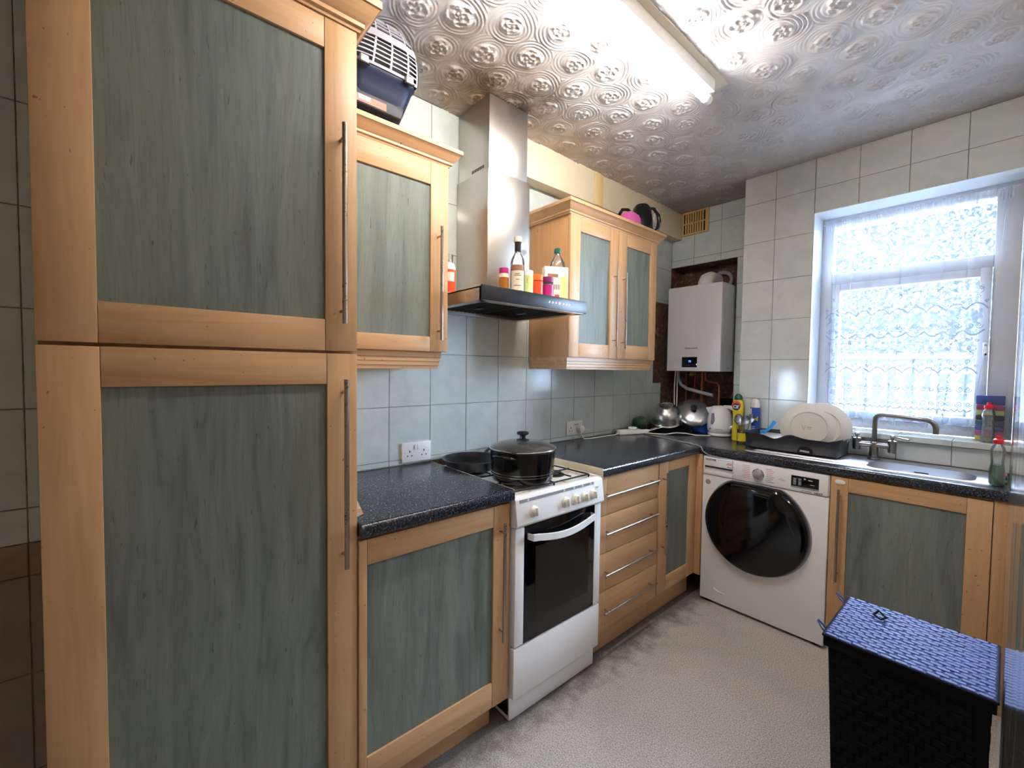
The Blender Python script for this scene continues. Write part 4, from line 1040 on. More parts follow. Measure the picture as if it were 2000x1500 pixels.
# ------------------------------------------------------------------ boiler in its niche
bo = thing('boiler', 'white wall-hung boiler with small blue display in the corner niche', 'boiler', (.29, 3.15, 1.3387))
BX0, BX1, BY = .094, .4855, 2.976
obj('casing', B('boiler').prism([(BX0, BY), (BX1, BY), (BX1+.003, BY+.02), (BX1-.0, 3.325), (BX0, 3.325)], 'z', 1.3387, 1.948, .004), bo)
obj('display', B('blackgloss').box((.213, BY-.002, 1.366), (.325, BY+.001, 1.440), .001), bo)
text('display_digits', '75', .020, (.262, BY-.0026, 1.402), (1, 0, 0), (0, 0, 1), 'ledblue', bo)
text('display_marks', '-------', .008, (.252, BY-.0026, 1.378), (1, 0, 0), (0, 0, 1), 'stripgrey', bo)
text('lettering', 'Glow-worm', .0195, (.230, BY-.0008, 1.498), (1, 0, 0), (0, 0, 1), 'ink', bo, bold=.01)
obj('side_mark', B('stripgrey').box((BX1+.0026, 3.07, 1.358), (BX1+.0034, 3.125, 1.361)).box((BX1+.0026, 3.07, 1.364), (BX1+.0034, 3.118, 1.3665)), bo, kind='stuff')
fl = obj('flue_elbow', B('white_plastic').tube([(.29, 3.14, 1.945), (.29, 3.145, 1.985), (.292, 3.16, 2.01), (.297, 3.20, 2.025), (.30, 3.30, 2.025)], .052, 20), bo, label='white flue elbow')
obj('flue_collar', B('white_plastic').lathe([(.063, 1.943), (.063, 1.958), (.056, 1.962)], (.29, 3.14, 0), n=24), fl)
obj('flue_seal', B('greyplastic').tube([(.345+.066*math.cos(PI*q/14), 3.30, 2.02+.058*math.sin(PI*q/14)) for q in range(-4, 19)], .014, 8), fl)
def pipe(name, label, pts, r, mat, cat='pipe', group=None):
    o = obj(name, B(mat).tube(pts, r, 12), angle=50); return tag(o, label, cat, group)
pipe('copper_pipe', 'leftmost thin copper pipe dropping below the boiler', [(.125, 3.22, 1.337), (.125, 3.22, .903)], .008, 'copper')
pipe('copper_pipe', 'copper pipe with brass valve below the boiler middle', [(.205, 3.20, 1.337), (.205, 3.20, 1.16), (.19, 3.20, 1.12), (.13, 3.21, 1.06), (.11, 3.21, .903)], .008, 'copper')
pipe('copper_pipe', 'thick dark copper pipe right of the brass valve', [(.275, 3.17, 1.337), (.275, 3.17, .903)], .012, 'copper')
pipe('copper_pipe', 'copper pipe bending right below the boiler', [(.30, 3.16, 1.337), (.305, 3.16, 1.275), (.33, 3.16, 1.262), (.385, 3.16, 1.258), (.405, 3.16, 1.235), (.405, 3.16, .903)], .008, 'copper')
pipe('waste_pipe', 'pale grey waste pipe sloping below the boiler', [(.105, 3.13, 1.337), (.107, 3.13, 1.28), (.13, 3.13, 1.235), (.18, 3.13, 1.205), (.27, 3.13, 1.185), (.375, 3.13, 1.165)], .0125, 'greyplastic')
vb_ = B('brass').lathe([(.011, 1.300), (.015, 1.305), (.015, 1.325), (.011, 1.330)], (.205, 3.15, 0), n=14).lathe([(0, -.018), (.010, -.018), (.010, 0)], (.205, 3.14, 1.312), 'y', 12)
v_ = obj('brass_valve', vb_); tag(v_, 'small brass valve under the boiler', 'valve')
pipe('boiler_cable', 'white cable hanging from the boiler to the worktop', [(.098, 3.10, 1.337), (.093, 3.10, 1.22), (.100, 3.09, 1.12), (.104, 3.09, 1.02)], .004, 'white_plastic', 'cable')
pipe('boiler_cable', 'second thin white cable looping just right of the first', [(.100, 3.12, 1.337), (.106, 3.115, 1.25), (.116, 3.10, 1.15), (.120, 3.09, 1.05)], .0035, 'white_plastic', 'cable')

# ------------------------------------------------------------------ sockets
def socket(label, y0_, z0_, plug=False):
    t = thing('wall_socket', label, 'socket', (.004, y0_+.073, z0_))
    obj('face_plate', B('white_plastic').box((.0003, y0_, z0_), (.0095, y0_+.146, z0_+.090), .003), t)
    hb_ = B('dark')
    for yc in (y0_+.037, y0_+.109):
        if plug and yc > y0_+.1: continue
        hb_.box((.0093, yc-.0022, z0_+.044), (.0098, yc+.0022, z0_+.054)).box((.0093, yc-.014, z0_+.027), (.0098, yc-.007, z0_+.031)).box((.0093, yc+.007, z0_+.027), (.0098, yc+.014, z0_+.031))
    for yc in (y0_+.012, y0_+.134): hb_.lathe([(.0028, .0092), (.0, .0098)], (0, yc, z0_+.045), 'x', 10)
    obj('pin_holes', hb_, t, kind='stuff')
    for yc in (y0_+.066, y0_+.079): obj('switch', B('white_plastic').box((.009, yc-.0055, z0_+.055), (.0135, yc+.0055, z0_+.078), .001), t)
    if plug:
        obj('pin_guard', B('dark').box((.0094, y0_+.062, z0_+.066), (.0142, y0_+.10, z0_+.069)), t)
socket('white double wall socket left of the cooker', .8745, .912)
socket('white double wall socket with a plug, behind the right worktop', 1.969, .930, True)
pl = thing('plug', 'white mains plug pushed into the right-hand wall socket', 'plug', (.03, 2.082, .95))
obj('plug_body', B('white_plastic').lathe([(0, .0100), (.024, .0100), (.026, .016), (.022, .038), (.012, .044), (0, .044)], (0, 2.082, .968), 'x', 24), pl)
obj('cord', B('white_plastic').tube([(.030, 2.082, .948), (.033, 2.083, .925), (.040, 2.095, .9065), (.050, 2.15, .9050), (.050, 2.28, .9050), (.055, 2.40, .9055), (.06, 2.44, .910)], .0032, 8), pl)
ps = thing('extension_lead', 'white extension socket block with plugs on the worktop', 'extension lead', (.09, 2.53, .9025))
psx = rot('Z', -20, (.09, 2.55, .90))
obj('block', B('white_plastic', psx).box((.062, 2.43, .9027), (.118, 2.67, .932), .004), ps)
obj('plug_top', B('white_plastic', psx).box((.068, 2.525, .932), (.112, 2.575, .952), .008), ps)
obj('plug_top', B('black', psx).box((.068, 2.610, .932), (.112, 2.655, .962), .009), ps)
cb1 = obj('appliance_cable', B('white_plastic').tube([(.145, 2.64, .9065), (.19, 2.66, .9055), (.25, 2.70, .9055), (.30, 2.755, .917), (.35, 2.80, .9145), (.40, 2.83, .9055), (.445, 2.868, .9055), (.47, 2.895, .9055)], .0036, 8), angle=60)
tag(cb1, 'white kettle cable lying across the corner of the worktop', 'cable')
cb2 = obj('appliance_cable', B('greyplastic').tube([(.135, 2.615, .905), (.25, 2.575, .9045), (.37, 2.545, .9045), (.50, 2.500, .9048), (.585, 2.468, .9048), (.612, 2.462, .8985), (.624, 2.461, .876), (.66, 2.4630, .858), (.72, 2.4635, .8535), (.765, 2.468, .854)], .0030, 8), angle=60)
tag(cb2, 'grey washing machine cable running over the worktop edge', 'cable')

# ------------------------------------------------------------------ washing machine
wm = thing('washing_machine', 'white washing machine with a large black round door', 'washing machine', (.93, 2.68, 0))
WY = 2.470; wx0, wx1 = .6235, 1.2305
def wface(b, poly, y0, y1, bev=0): return b.prism(poly, 'y', y0, y1, bev)
obj('cabinet', B('white').box((wx0, WY, .016), (wx1, 2.885, .7445), .006).box((wx0, WY+.004, .7455), (wx1, 2.885, .852), .008), wm)
cpn = obj('control_fascia', B('white').box((wx0+.17, WY-.005, .7475), (wx1-.003, WY+.006, .850), .005), wm)
for x in (wx0+.04, wx1-.04): obj('foot', B('black').cyl((x, WY+.04, 0.0), (x, WY+.04, .018), .02, 12), wm)
dw = B('white')
dw.box((wx0+.004, WY-.005, .796), (wx0+.165, WY+.006, .850), .004).box((wx0+.004, WY-.005, .7475), (wx0+.013, WY+.006, .796), .002).box((wx0+.004, WY-.004, .7475), (wx0+.165, WY+.002, .772), .003)
dwr = obj('detergent_drawer', dw, wm)
obj('grip_recess', B('ink').box((wx0+.013, WY-.0045, .788), (wx0+.163, WY+.003, .7955)), dwr)
text('lettering', 'HOOVER', .0145, (wx0+.017, WY-.0055, .829), (1, 0, 0), (0, 0, 1), 'ink', dwr, bold=.03)
obj('print_line', B('ink').box((wx0+.08, WY-.0056, .8385), (wx0+.163, WY-.005, .8395)).m('inkred').box((wx0+.137, WY-.0056, .826), (wx0+.162, WY-.005, .829)).box((wx0+.133, WY-.0056, .819), (wx0+.162, WY-.005, .822)).m('ink').box((wx0+.140, WY-.0056, .804), (wx0+.146, WY-.005, .809)).box((wx0+.15, WY-.0056, .804), (wx0+.161, WY-.005, .807)), dwr)
kn = obj('dial', B('chrome').lathe([(.028, -.0050), (.028, -.010), (.025, -.012)], (.921, WY, .800), 'y', 32).m('greyplastic').lathe([(.023, -.010), (.022, -.026), (.018, -.029), (0, -.030)], (.921, WY, .800), 'y', 32), cpn)
pr = B('inkred')
for k in range(8): pr.m('inkred' if k > 1 else 'ink').box((.842+.003*(k % 3), WY-.0056, .834-k*.0095), (.880, WY-.005, .8355-k*.0095))
for k in range(8): pr.m('inkred' if k in (1, 2) else 'ink').box((.958, WY-.0056, .832-k*.0095), (.985+.012*((k*5) % 3)/2, WY-.005, .8335-k*.0095))
obj('programme_print', pr, cpn, kind='stuff')
obj('logo_print', B('inkred').tube([(1.018, WY-.0053, .792), (1.030, WY-.0053, .800), (1.038, WY-.0053, .791)], .0006, 4).box((1.016, WY-.0056, .789), (1.046, WY-.005, .7902)), cpn)
dp = obj('display', B('blackgloss').box((1.073, WY-.0062, .7735), (1.190, WY-.004, .826), .0008), cpn)
di = B('inkwhite')
for q in range(2):
    for k in range(5): di.box((1.082+q*.022, WY-.0066, .782+k*.007), (1.095+q*.022, WY-.0062, .7845+k*.007))
di.box((1.128, WY-.0066, .812), (1.136, WY-.0062, .818)).box((1.146, WY-.0066, .810), (1.164, WY-.0062, .8135)).box((1.155, WY-.0066, .790), (1.172, WY-.0062, .792))
obj('display_marks', di, dp, kind='stuff')
obj('button_strip', B('stripgrey').box((1.073, WY-.0060, .7655), (1.190, WY-.0045, .7730)), cpn)
text('lettering', 'DYNAMIC', .0095, (1.119, WY-.0055, .7525), (1, 0, 0), (0, 0, 1), 'ink', cpn)
text('lettering', 'NEXT', .0135, (1.172, WY-.0055, .7505), (1, 0, 0), (0, 0, 1), 'ink', cpn, bold=.02)
# door: round, flattened under the fascia
DC = (.910, .515); DR = .255
def dring(r, cut):
    out = []
    for i in range(64):
        t = 2*PI*i/64; x, z = DC[0]+r*math.cos(t), DC[1]+r*math.sin(t)
        zc = DC[1]+cut
        if z > zc: z = zc+(z-zc)*.12
        out.append((x, z))
    return out
prof = [(1.0, .0, .222), (1.0, .018, .222), (.985, .034, .218), (.95, .044, .212), (.86, .050, .194), (.6, .053, .140), (.2, .054, .05)]
vv = []; ff = []
for (k, dep, cut) in prof: vv += [(x, WY-dep, z) for x, z in dring(DR*k, cut)]
for k in range(len(prof)-1):
    for i in range(64): ff.append((k*64+i, k*64+(i+1) % 64, (k+1)*64+(i+1) % 64, (k+1)*64+i))
ff.append(tuple((len(prof)-1)*64+i for i in range(64)))
dr_ = obj('door', B('blackgloss').quads(vv, ff), wm, 50, label='glossy black round door')
obj('door_rim', B('greyplastic').tube([(x, WY-.004, z) for x, z in dring(DR*1.006, .2225)], .0045, 6, closed=True), dr_)
obj('door_grip', B('ink').tube([(1.068, WY-.0525, .640), (1.080, WY-.0520, .60), (1.096, WY-.0515, .56), (1.112, WY-.0500, .535)], .009, 8, sq=.35), dr_)
obj('round_sticker', B('greyplastic').lathe([(.0145, 0), (.0145, -.0008), (0, -.0008)], (wx0+.032, WY, .703), 'y', 24), wm, label='worn round sticker')
obj('filter_flap', B('white_plastic').tube([(.705, WY-.0005, .094), (.733, WY-.002, .083), (.765, WY-.0005, .083)], .004, 6), wm)

# ------------------------------------------------------------------ laundry hamper
hm = thing('laundry_hamper', 'woven navy blue laundry hamper with flat lid in front of the sink cupboard', 'hamper', (1.61, 1.62, 0))
hx0, hx1, hy0_, hy1_ = 1.452, 1.776, 1.456, 1.762
zt = .605
def face_weave(b, P, U, V, N, nu, nv, d=.0035, gap=.03, stag=True):
    """brick-like weave cells on a parallelogram P + u U + v V with outward normal N"""
    vs = []; fs = []; n = 0
    P, U, V, N = map(Vector, (P, U, V, N))
    for j in range(nv):
        for i in range(-1, nu):
            off = .5 if (stag and j % 2) else 0
            u0, u1 = (i+off)/nu, (i+1+off)/nu; u0, u1 = max(0, u0), min(1, u1)
            if u1-u0 < .2/nu: continue
            v0, v1 = (j+gap)/nv, (j+1-gap)/nv; m_ = (u1-u0)*.14; k_ = (v1-v0)*.12
            q = [P+U*u0+V*v0, P+U*u1+V*v0, P+U*u1+V*v1, P+U*u0+V*v1]
            h = d*random.uniform(.6, 1.1)
            t = [P+U*(u0+m_)+V*(v0+k_)+N*h, P+U*(u1-m_)+V*(v0+k_)+N*h*random.uniform(.7, 1.1), P+U*(u1-m_)+V*(v1-k_)+N*h, P+U*(u0+m_)+V*(v1-k_)+N*h]
            vs += q+t; fs += [(n+4, n+5, n+6, n+7)]+[(n+a, n+(a+1) % 4, n+4+(a+1) % 4, n+4+a) for a in range(4)]; n += 8
    b.quads(vs, fs)
tb_ = .030  # inward taper at the foot
bb = B('strapdark'); lo = [(hx0+tb_, hy0_+tb_, .004), (hx1-tb_*.4, hy0_+tb_, .004), (hx1-tb_*.4, hy1_-tb_, .004), (hx0+tb_, hy1_-tb_, .004)]; hi = [(hx0+.008, hy0_+.008, zt-.03), (hx1-.008, hy0_+.008, zt-.03), (hx1-.008, hy1_-.008, zt-.03), (hx0+.008, hy1_-.008, zt-.03)]
bb.quads(lo+hi, [(0, 3, 2, 1), (4, 5, 6, 7)]+[(i, (i+1) % 4, (i+1) % 4+4, i+4) for i in range(4)])
obj('basket_body', bb, hm, smooth=False)
wv = B('strapdark')
for i in range(4):
    a, b_ = Vector(lo[i]), Vector(lo[(i+1) % 4]); c_ = Vector(hi[i]); N = (b_-a).cross(c_-a).normalized()
    face_weave(wv, a, b_-a, c_-a, N, 10, 26, .003, .03)
obj('body_weave', wv, hm, kind='stuff', smooth=False)
lidb = obj('lid', B('strapdark').box((hx0-.002, hy0_-.002, zt-.036), (hx1+.002, hy1_+.002, zt-.0035), .003), hm, label='blue woven lid')
lw = B('strap'); face_weave(lw, (hx0, hy0_, zt-.0035), (hx1-hx0, 0, 0), (0, hy1_-hy0_, 0), (0, 0, 1), 11, 20, .0028, .06)
obj('lid_weave', lw, lidb, kind='stuff', smooth=False)
rimb = B('strapdark'); cs_ = [(hx0-.002, hy0_-.002), (hx1+.002, hy0_-.002), (hx1+.002, hy1_+.002), (hx0-.002, hy1_+.002)]
for i in range(4): a, b_ = cs_[i], cs_[(i+1) % 4]; rimb.tube([(a[0], a[1], zt-.006), (b_[0], b_[1], zt-.006)], .0038, 6)
obj('lid_binding', rimb, lidb)
for y, s_ in ((1.50, .8), (1.735, 1.)):
    lp = [(hx0, y-.012, zt-.02), (hx0-.016*s_, y-.018, zt-.002), (hx0-.030*s_, y-.006, zt+.010*s_), (hx0-.032*s_, y+.010, zt+.004), (hx0-.018*s_, y+.018, zt-.012), (hx0, y+.010, zt-.024)]
    obj('loop', B('strap').tube(lp, .0042, 8, sq=.5), lidb)
obj('tie_bow', B('strapdark').tube([(1.525, 1.675, zt+.003), (1.535, 1.69, zt+.014), (1.548, 1.685, zt+.006), (1.556, 1.665, zt+.012), (1.545, 1.655, zt+.004), (1.53, 1.66, zt+.010)], .004, 6, sq=.6), lidb)

# ------------------------------------------------------------------ white kettle
c = (.492, 2.985, 0); kz = .9025
wk = thing('electric_kettle', 'white electric kettle with grey water gauge on the corner worktop', 'kettle', (*c[:2], kz))
obj('power_base', B('white_plastic').lathe([(0, kz), (.070, kz), (.074, kz+.004), (.074, kz+.016), (.070, kz+.019), (0, kz+.019)], c, n=36), wk)
kb = B('white_plastic').lathe([(0, kz+.020), (.066, kz+.020), (.077, kz+.032), (.080, kz+.055), (.077, kz+.11), (.068, kz+.165), (.058, kz+.190), (.045, kz+.200), (0, kz+.205)], c, n=36)
kb.prism([(c[0]-.045, kz+.195), (c[0]-.092, kz+.186), (c[0]-.075, kz+.150), (c[0]-.04, kz+.14)], 'y', c[1]-.022, c[1]+.012, .006)
obj('kettle_body', kb, wk, 60)
obj('handle', B('white_plastic').tube([(c[0]+.030, c[1]-.01, kz+.196), (c[0]+.075, c[1]-.02, kz+.198), (c[0]+.108, c[1]-.022, kz+.178), (c[0]+.115, c[1]-.022, kz+.12), (c[0]+.106, c[1]-.02, kz+.075), (c[0]+.070, c[1]-.015, kz+.055)], .0135, 12), wk)
gx, gy = c[0]-.018, c[1]-.0765
obj('water_gauge', B('stripgrey', rot('Z', -13, (c[0], c[1], 0))).prism([(c[0]-.004, kz+.155), (c[0]-.010, kz+.085), (c[0]+.004, kz+.078), (c[0]+.016, kz+.105), (c[0]+.006, kz+.155)], 'y', c[1]-.0835, c[1]-.066, .001), wk, label='grey kite-shaped gauge')
obj('badge', B('inkred', rot('Z', -15, (c[0], c[1], 0))).lathe([(.006, 0), (0, -.0006)], (c[0]-.012, c[1]-.0800, kz+.050), 'y', 12), wk)
obj('badge_script', B('bluelabel').tube([(c[0]+.006+.005*q, c[1]-.0818+.0004*q, kz+.050+.0022*math.sin(q*2.1)) for q in range(10)], .0008, 4), wk)

# ------------------------------------------------------------------ pile of pans in the corner
sb_ = thing('steel_bowl', 'upside-down polished steel mixing bowl in the corner pile', 'bowl', (.165, 2.90, .94))
bz = .992
prof = [(.122, 0), (.118, .005), (.114, .009), (.110, .035), (.096, .070), (.066, .098), (.050, .106), (.048, .112), (.042, .112), (.040, .107), (0, .106)]
X = Matrix.Translation((.150, 2.885, bz)) @ Matrix.Rotation(math.radians(14), 4, 'Y') @ Matrix.Rotation(math.radians(24), 4, 'X')
obj('bowl_shell', B('bowlsteel', X).lathe([(r, h_) for r, h_ in prof], (0, 0, 0), n=48, cap=False), sb_, 60)
X2 = Matrix.Translation((.315, 2.965, 1.045)) @ Matrix.Rotation(math.radians(30), 4, 'Y') @ Matrix.Rotation(math.radians(42), 4, 'X')
sl_ = thing('domed_cover', 'large steel pan lid with black knob leaning against the bowl', 'lid', (.33, 2.95, .93))
obj('lid_dome', B('bowlsteel', X2).lathe([(.118, -.006), (.120, 0), (.112, .010), (.085, .024), (.05, .034), (0, .038)], (0, 0, 0), n=48, cap=False), sl_, 60)
obj('knob', B('black', X2).lathe([(.010, .036), (.010, .048), (.022, .052), (.022, .064), (0, .066)], (0, 0, 0), n=20), sl_)
def pan(name, label, c, r, h_, m_, a, cat='pan', tilt=0, L=.14, extra=None):
    t = thing(name, label, cat, (*c[:2], c[2]))
    X = Matrix.Translation(c) @ Matrix.Rotation(math.radians(tilt), 4, 'Y')
    obj('pan_body', B(m_, X).lathe([(0, 0), (r*.85, 0), (r*.93, .006), (r, h_), (r*1.02, h_+.002), (r*.97, h_), (r*.88, .008), (0, .006)], (0, 0, 0), n=36, cap=False), t)
    if L: obj('pan_handle', B('black', X).tube([(r*math.cos(a), r*math.sin(a), h_*.8), ((r+L)*math.cos(a), (r+L)*math.sin(a), h_*.8+.02)], .009, 8, sq=.6), t)
    return t
pan('frying_pan', 'dark shallow pan lying under the steel bowl in the corner', (.175, 2.90, .9025), .130, .030, 'nonstick', 2.2, L=0)
pan('frying_pan', 'blue frying pan under the leaning lid', (.338, 3.062, .9025), .080, .060, 'blue', 1.4, L=0)
pan('saucepan', 'black saucepan standing behind the white kettle', (.432, 3.255, .9025), .055, .235, 'enamel', 2.8, 'saucepan', L=.04)
t = thing('green_bottle', 'green bottle lying on its side left of the steel bowl', 'bottle', (.05, 2.80, .95))
obj('bottle_body', B('green', Matrix.Translation((.052, 2.692, .968)) @ Matrix.Rotation(math.radians(-80), 4, 'X')).lathe([(0, -.02), (.036, -.018), (.040, -.008), (.040, .03), (.030, .045), (.014, .055), (.012, .066)], (0, 0, 0), n=28), t)
t = thing('cloth', 'crumpled dark cloth on the worktop left of the corner pile', 'cloth', (.05, 2.70, .9025))
vv = []; ff = []
for j in range(17):
    for i in range(25):
        u, v = i/24, j/16; e_ = min(u, 1-u, v, 1-v)*6; e_ = min(1, e_)
        vv.append((.006+.05*v+.003*math.sin(u*9), 2.60+.05*u, .9035+e_*(.020+.012*math.sin(u*17+v*5)+.008*math.sin(v*21+u*11))))
for j in range(16):
    for i in range(24): a = j*25+i; ff.append((a, a+1, a+26, a+25))
obj('folds', B('black').quads(vv, ff), t, 180)
t = thing('teal_cup', 'teal plastic cup between the pans and the white kettle', 'cup', (.37, 3.14, .9025))
obj('cup_body', B('teal').lathe([(0, .9025), (.034, .9025), (.042, 1.055), (.040, 1.055), (.033, .908), (0, .907)], (.345, 3.19, 0), n=28, cap=False), t)
t = thing('steel_tongs', 'pair of steel wire handles poking out from under the bowl', 'tongs', (.10, 2.76, .905))
obj('wire_loop', B('chrome').tube([(.16, 2.80, .945), (.12, 2.73, .922), (.098, 2.690, .909), (.108, 2.682, .908), (.135, 2.715, .918), (.19, 2.78, .944)], .0028, 8), t)

# Cif bottle, insect spray, spoons in a jar
c = (.655, 2.862, 0)
ci = thing('cleaner_bottle', 'yellow cream-cleaner bottle with green cap behind the kettle', 'bottle', (*c[:2], .9025))
obj('bottle_body', B('yellow').lathe([(0, .9025), (.034, .9025), (.037, .908), (.036, .98), (.030, 1.03), (.0355, 1.08), (.037, 1.12), (.033, 1.152), (.018, 1.168)], c, n=32, sx=.9, sy=.55), ci)
obj('cap', B('green_dk').lathe([(.024, 1.163), (.022, 1.185), (.010, 1.198), (0, 1.20)], c, n=20, sy=.8), ci)
obj('label_swoosh', B('orangered').lathe([(.028, -.0215), (.0, -.0225)], (c[0]-.003, c[1], 1.128), 'y', 20, sx=1.0, sy=1.0), ci)
obj('label_disc', B('ink').lathe([(.0225, -.0225), (.0, -.0240)], (c[0]-.003, c[1], 1.118), 'y', 20, sx=1, sy=1), ci)
text('lettering', 'Cif', .028, (c[0]-.022, c[1]-.0245, 1.109), (1, 0, 0), (0, 0, 1), 'inkwhite', ci, bold=.03)
c = (.760, 2.848, 0)
ra = thing('spray_can', 'blue insect spray can with white cap behind the dish drainer', 'spray can', (*c[:2], .9025))
obj('can', B('bluelabel').lathe([(0, .9025), (.0255, .9025), (.027, .906), (.027, 1.118), (.024, 1.126)], c, n=28), ra)
obj('cap', B('white_plastic').lathe([(.0255, 1.120), (.0255, 1.140), (.021, 1.160), (.018, 1.172), (0, 1.172)], c, n=24).box((c[0]-.010, c[1]-.018, 1.160), (c[0]+.006, c[1]+.008, 1.176), .003), ra)
obj('side_stripe', label_band(.0274, .910, 1.115, c, 'white_plastic', 195, 248), ra)
text('lettering', 'Raid', .033, (c[0]-.031, c[1]-.0285, 1.045), (1, 0.05, 0), (0, 0, 1), 'yellow', ra, bold=.04)
sm = B('inkwhite')
for k in range(5): sm.box((c[0]-.006, c[1]-.0282, 1.005-k*.011), (c[0]+.012-.003*(k % 2), c[1]-.0274, 1.008-k*.011))
obj('small_print', sm, ra, kind='stuff')
c = (.712, 2.790, 0)
cu = thing('cutlery_jar', 'small jar of upright spoons behind the dish drainer', 'jar', (*c[:2], .9025))
obj('jar_body', B('glassbottle').lathe([(0, .9025), (.028, .9025), (.030, .906), (.030, .985), (.028, .985), (.028, .908), (0, .907)], c, n=28, cap=False), cu)
obj('jar_label', label_band(.0304, .915, .965, c, 'yellow', 230, 330), cu)
for i, (dx, dy, ln, az) in enumerate(((-.012, -.008, .165, .05), (.006, -.012, .160, -.12), (.014, .006, .170, -.25), (-.004, .012, .150, .2))):
    t = thing('spoon', ['leftmost steel spoon standing in the jar, bowl towards the room', 'steel spoon leaning right in the jar, front', 'tallest steel spoon leaning furthest right in the jar', 'steel spoon at the back of the jar leaning left'][i], 'spoon', (c[0]+dx, c[1]+dy, .91))
    p0 = Vector((c[0]+dx, c[1]+dy, .910)); p1 = p0+Vector((-az*.10, -.004, ln-.045)); d_ = (p1-p0).normalized(); ctr = p1+d_*.022
    w_ = Vector((1, .25, 0)).normalized(); nn = d_.cross(w_)
    b = B('bowlsteel').tube([p0, p0.lerp(p1, .5), p1], .0022, 8)
    vs = [ctr+nn*.006]; fs = []
    for rr_, dd_ in ((.55, .004), (1., 0)):
        for q in range(16): a = 2*PI*q/16; vs.append(ctr+d_*.030*rr_*math.cos(a)+w_*.023*rr_*math.sin(a)+nn*dd_)
    for q in range(16): fs += [(0, 1+q, 1+(q+1) % 16), (1+q, 17+q, 17+(q+1) % 16, 1+(q+1) % 16)]
    b.quads(vs, fs); obj('spoon_body', b, t, 60)

# ------------------------------------------------------------------ dish drainer
dk = thing('dish_drainer', 'charcoal plastic dish drainer with wavy rim on the sink drainer', 'dish rack', (1.01, 2.71, .9065))
dx0, dx1, dy0, dy1, dz = .790, 1.236, 2.600, 2.842, .9095
def rimz(x, side):
    u = (x-dx0)/(dx1-dx0)
    if side == 'front':
        z = .998
        z -= .018*math.exp(-((u-.36)/.10)**2); z += .014*math.exp(-((u-.52)/.10)**2); z -= .006*u
        z += .016*max(0, u-.9)/.1
        return z
    return .998+.014*math.exp(-((u-.5)/.2)**2)
rings = []
ou = rr(dx0, dx1, dy0, dy1, .03, 6)
def lift(p, ins):
    x, y = p; side = 'front' if y < dy0+.05 else 'back'; return rimz(x, side)
def ring(ins, zf, flare=0.):
    out = []
    cxm, cym = (dx0+dx1)/2, (dy0+dy1)/2
    for (x, y) in [q for q in dens]:
        sx = (x-cxm); sy = (y-cym); k = 1-ins/.12
        out.append((cxm+sx*(1-ins/(dx1-dx0)*2)+flare*(1 if sx > 0 else -1)*abs(sx)/(dx1-dx0), cym+sy*(1-ins/(dy1-dy0)*2), zf(x, y)))
    return out
dens = []
for i in range(len(ou)):
    a, b_ = ou[i], ou[(i+1) % len(ou)]; L = math.hypot(a[0]-b_[0], a[1]-b_[1]); m_ = max(1, int(L/.012))
    for q in range(m_): dens.append((a[0]+(b_[0]-a[0])*q/m_, a[1]+(b_[1]-a[1])*q/m_))
top = lambda x, y: lift((x, y), 0)
R_ = [ring(.018, lambda x, y: dz), ring(.006, lambda x, y: dz+.012), ring(.0, lambda x, y: top(x, y)-.004), ring(-.006, lambda x, y: top(x, y)-.003), ring(-.006, lambda x, y: top(x, y)+.001), ring(.004, lambda x, y: top(x, y)), ring(.009, lambda x, y: dz+.012), ring(.020, lambda x, y: dz+.004)]
N = len(dens); vv = [p for r in R_ for p in r]; ff = []
for k in range(len(R_)-1):
    for i in range(N): ff.append((k*N+i, k*N+(i+1) % N, (k+1)*N+(i+1) % N, (k+1)*N+i))
ff.append(tuple(range(N))[::-1]); ff.append(tuple((len(R_)-1)*N+i for i in range(N)))
obj('tray', B('greyrack').quads(vv, ff), dk, 50)
# hand grip cut at the front: a lighter slot with its arch
obj('front_slot', B('dark').prism([(1.055, .918), (1.125, .918), (1.118, .945), (1.105, .953), (1.072, .953), (1.062, .945)], 'y', dy0-.001, dy0+.006), dk)
obj('slot_light', B('steel_h').prism([(1.068, .928), (1.112, .925), (1.112, .934), (1.072, .937)], 'y', dy0-.0025, dy0-.0005), dk)
rk = B('greyrack')
for k in range(9): rk.box((.95+k*.03, 2.63, dz+.004), (.954+k*.03, 2.81, dz+.035), .001)
obj('plate_ribs', rk, dk)
def plate(label, c, r, tiltx, yaw):
    t = thing('dinner_plate', label, 'plate', (c[0], c[1], c[2]-r), None)
    X = Matrix.Translation(c) @ Matrix.Rotation(math.radians(yaw), 4, 'Z') @ Matrix.Rotation(math.radians(90+tiltx), 4, 'X')
    # underside faces the room: local +z is the underside
    obj('plate_body', B('ceramic', X).lathe([(0, .004), (r*.60, .004), (r*.62, .0085), (r*.655, .0085), (r*.67, .004), (r*.985, -.014), (r, -.017), (r*.985, -.020), (r*.66, -.003), (r*.6, -.001), (0, -.001)], (0, 0, 0), n=64, cap=False), t, 40)
    return t, X
PCN = (1.078, 2.700, 1.046)
pl1, X = plate('front white dinner plate standing in the drainer, underside showing', PCN, .132, -8, 14)
def ptx(l): return X @ Vector(l)
ux = (X.to_3x3() @ Vector((1, 0, 0))); uy = (X.to_3x3() @ Vector((0, 1, 0)))
b = B('stripgrey'); 
def xl_(pts): return [tuple(ptx((p[0], p[1], .0046))) for p in pts]
b.tube(xl_([(-.030, .015), (-.026, .0), (-.020, -.018), (-.014, .012)]), .0010, 4); b.tube(xl_([(-.008, .002), (.004, .0), (.014, .003)]), .0014, 4); b.tube(xl_([(-.006, -.008), (.012, -.008)]), .0010, 4)
obj('maker_mark', b, pl1)
pl2, _ = plate('second white dinner plate leaning close behind the front one', (1.128, 2.728, 1.050), .133, -8, 14)
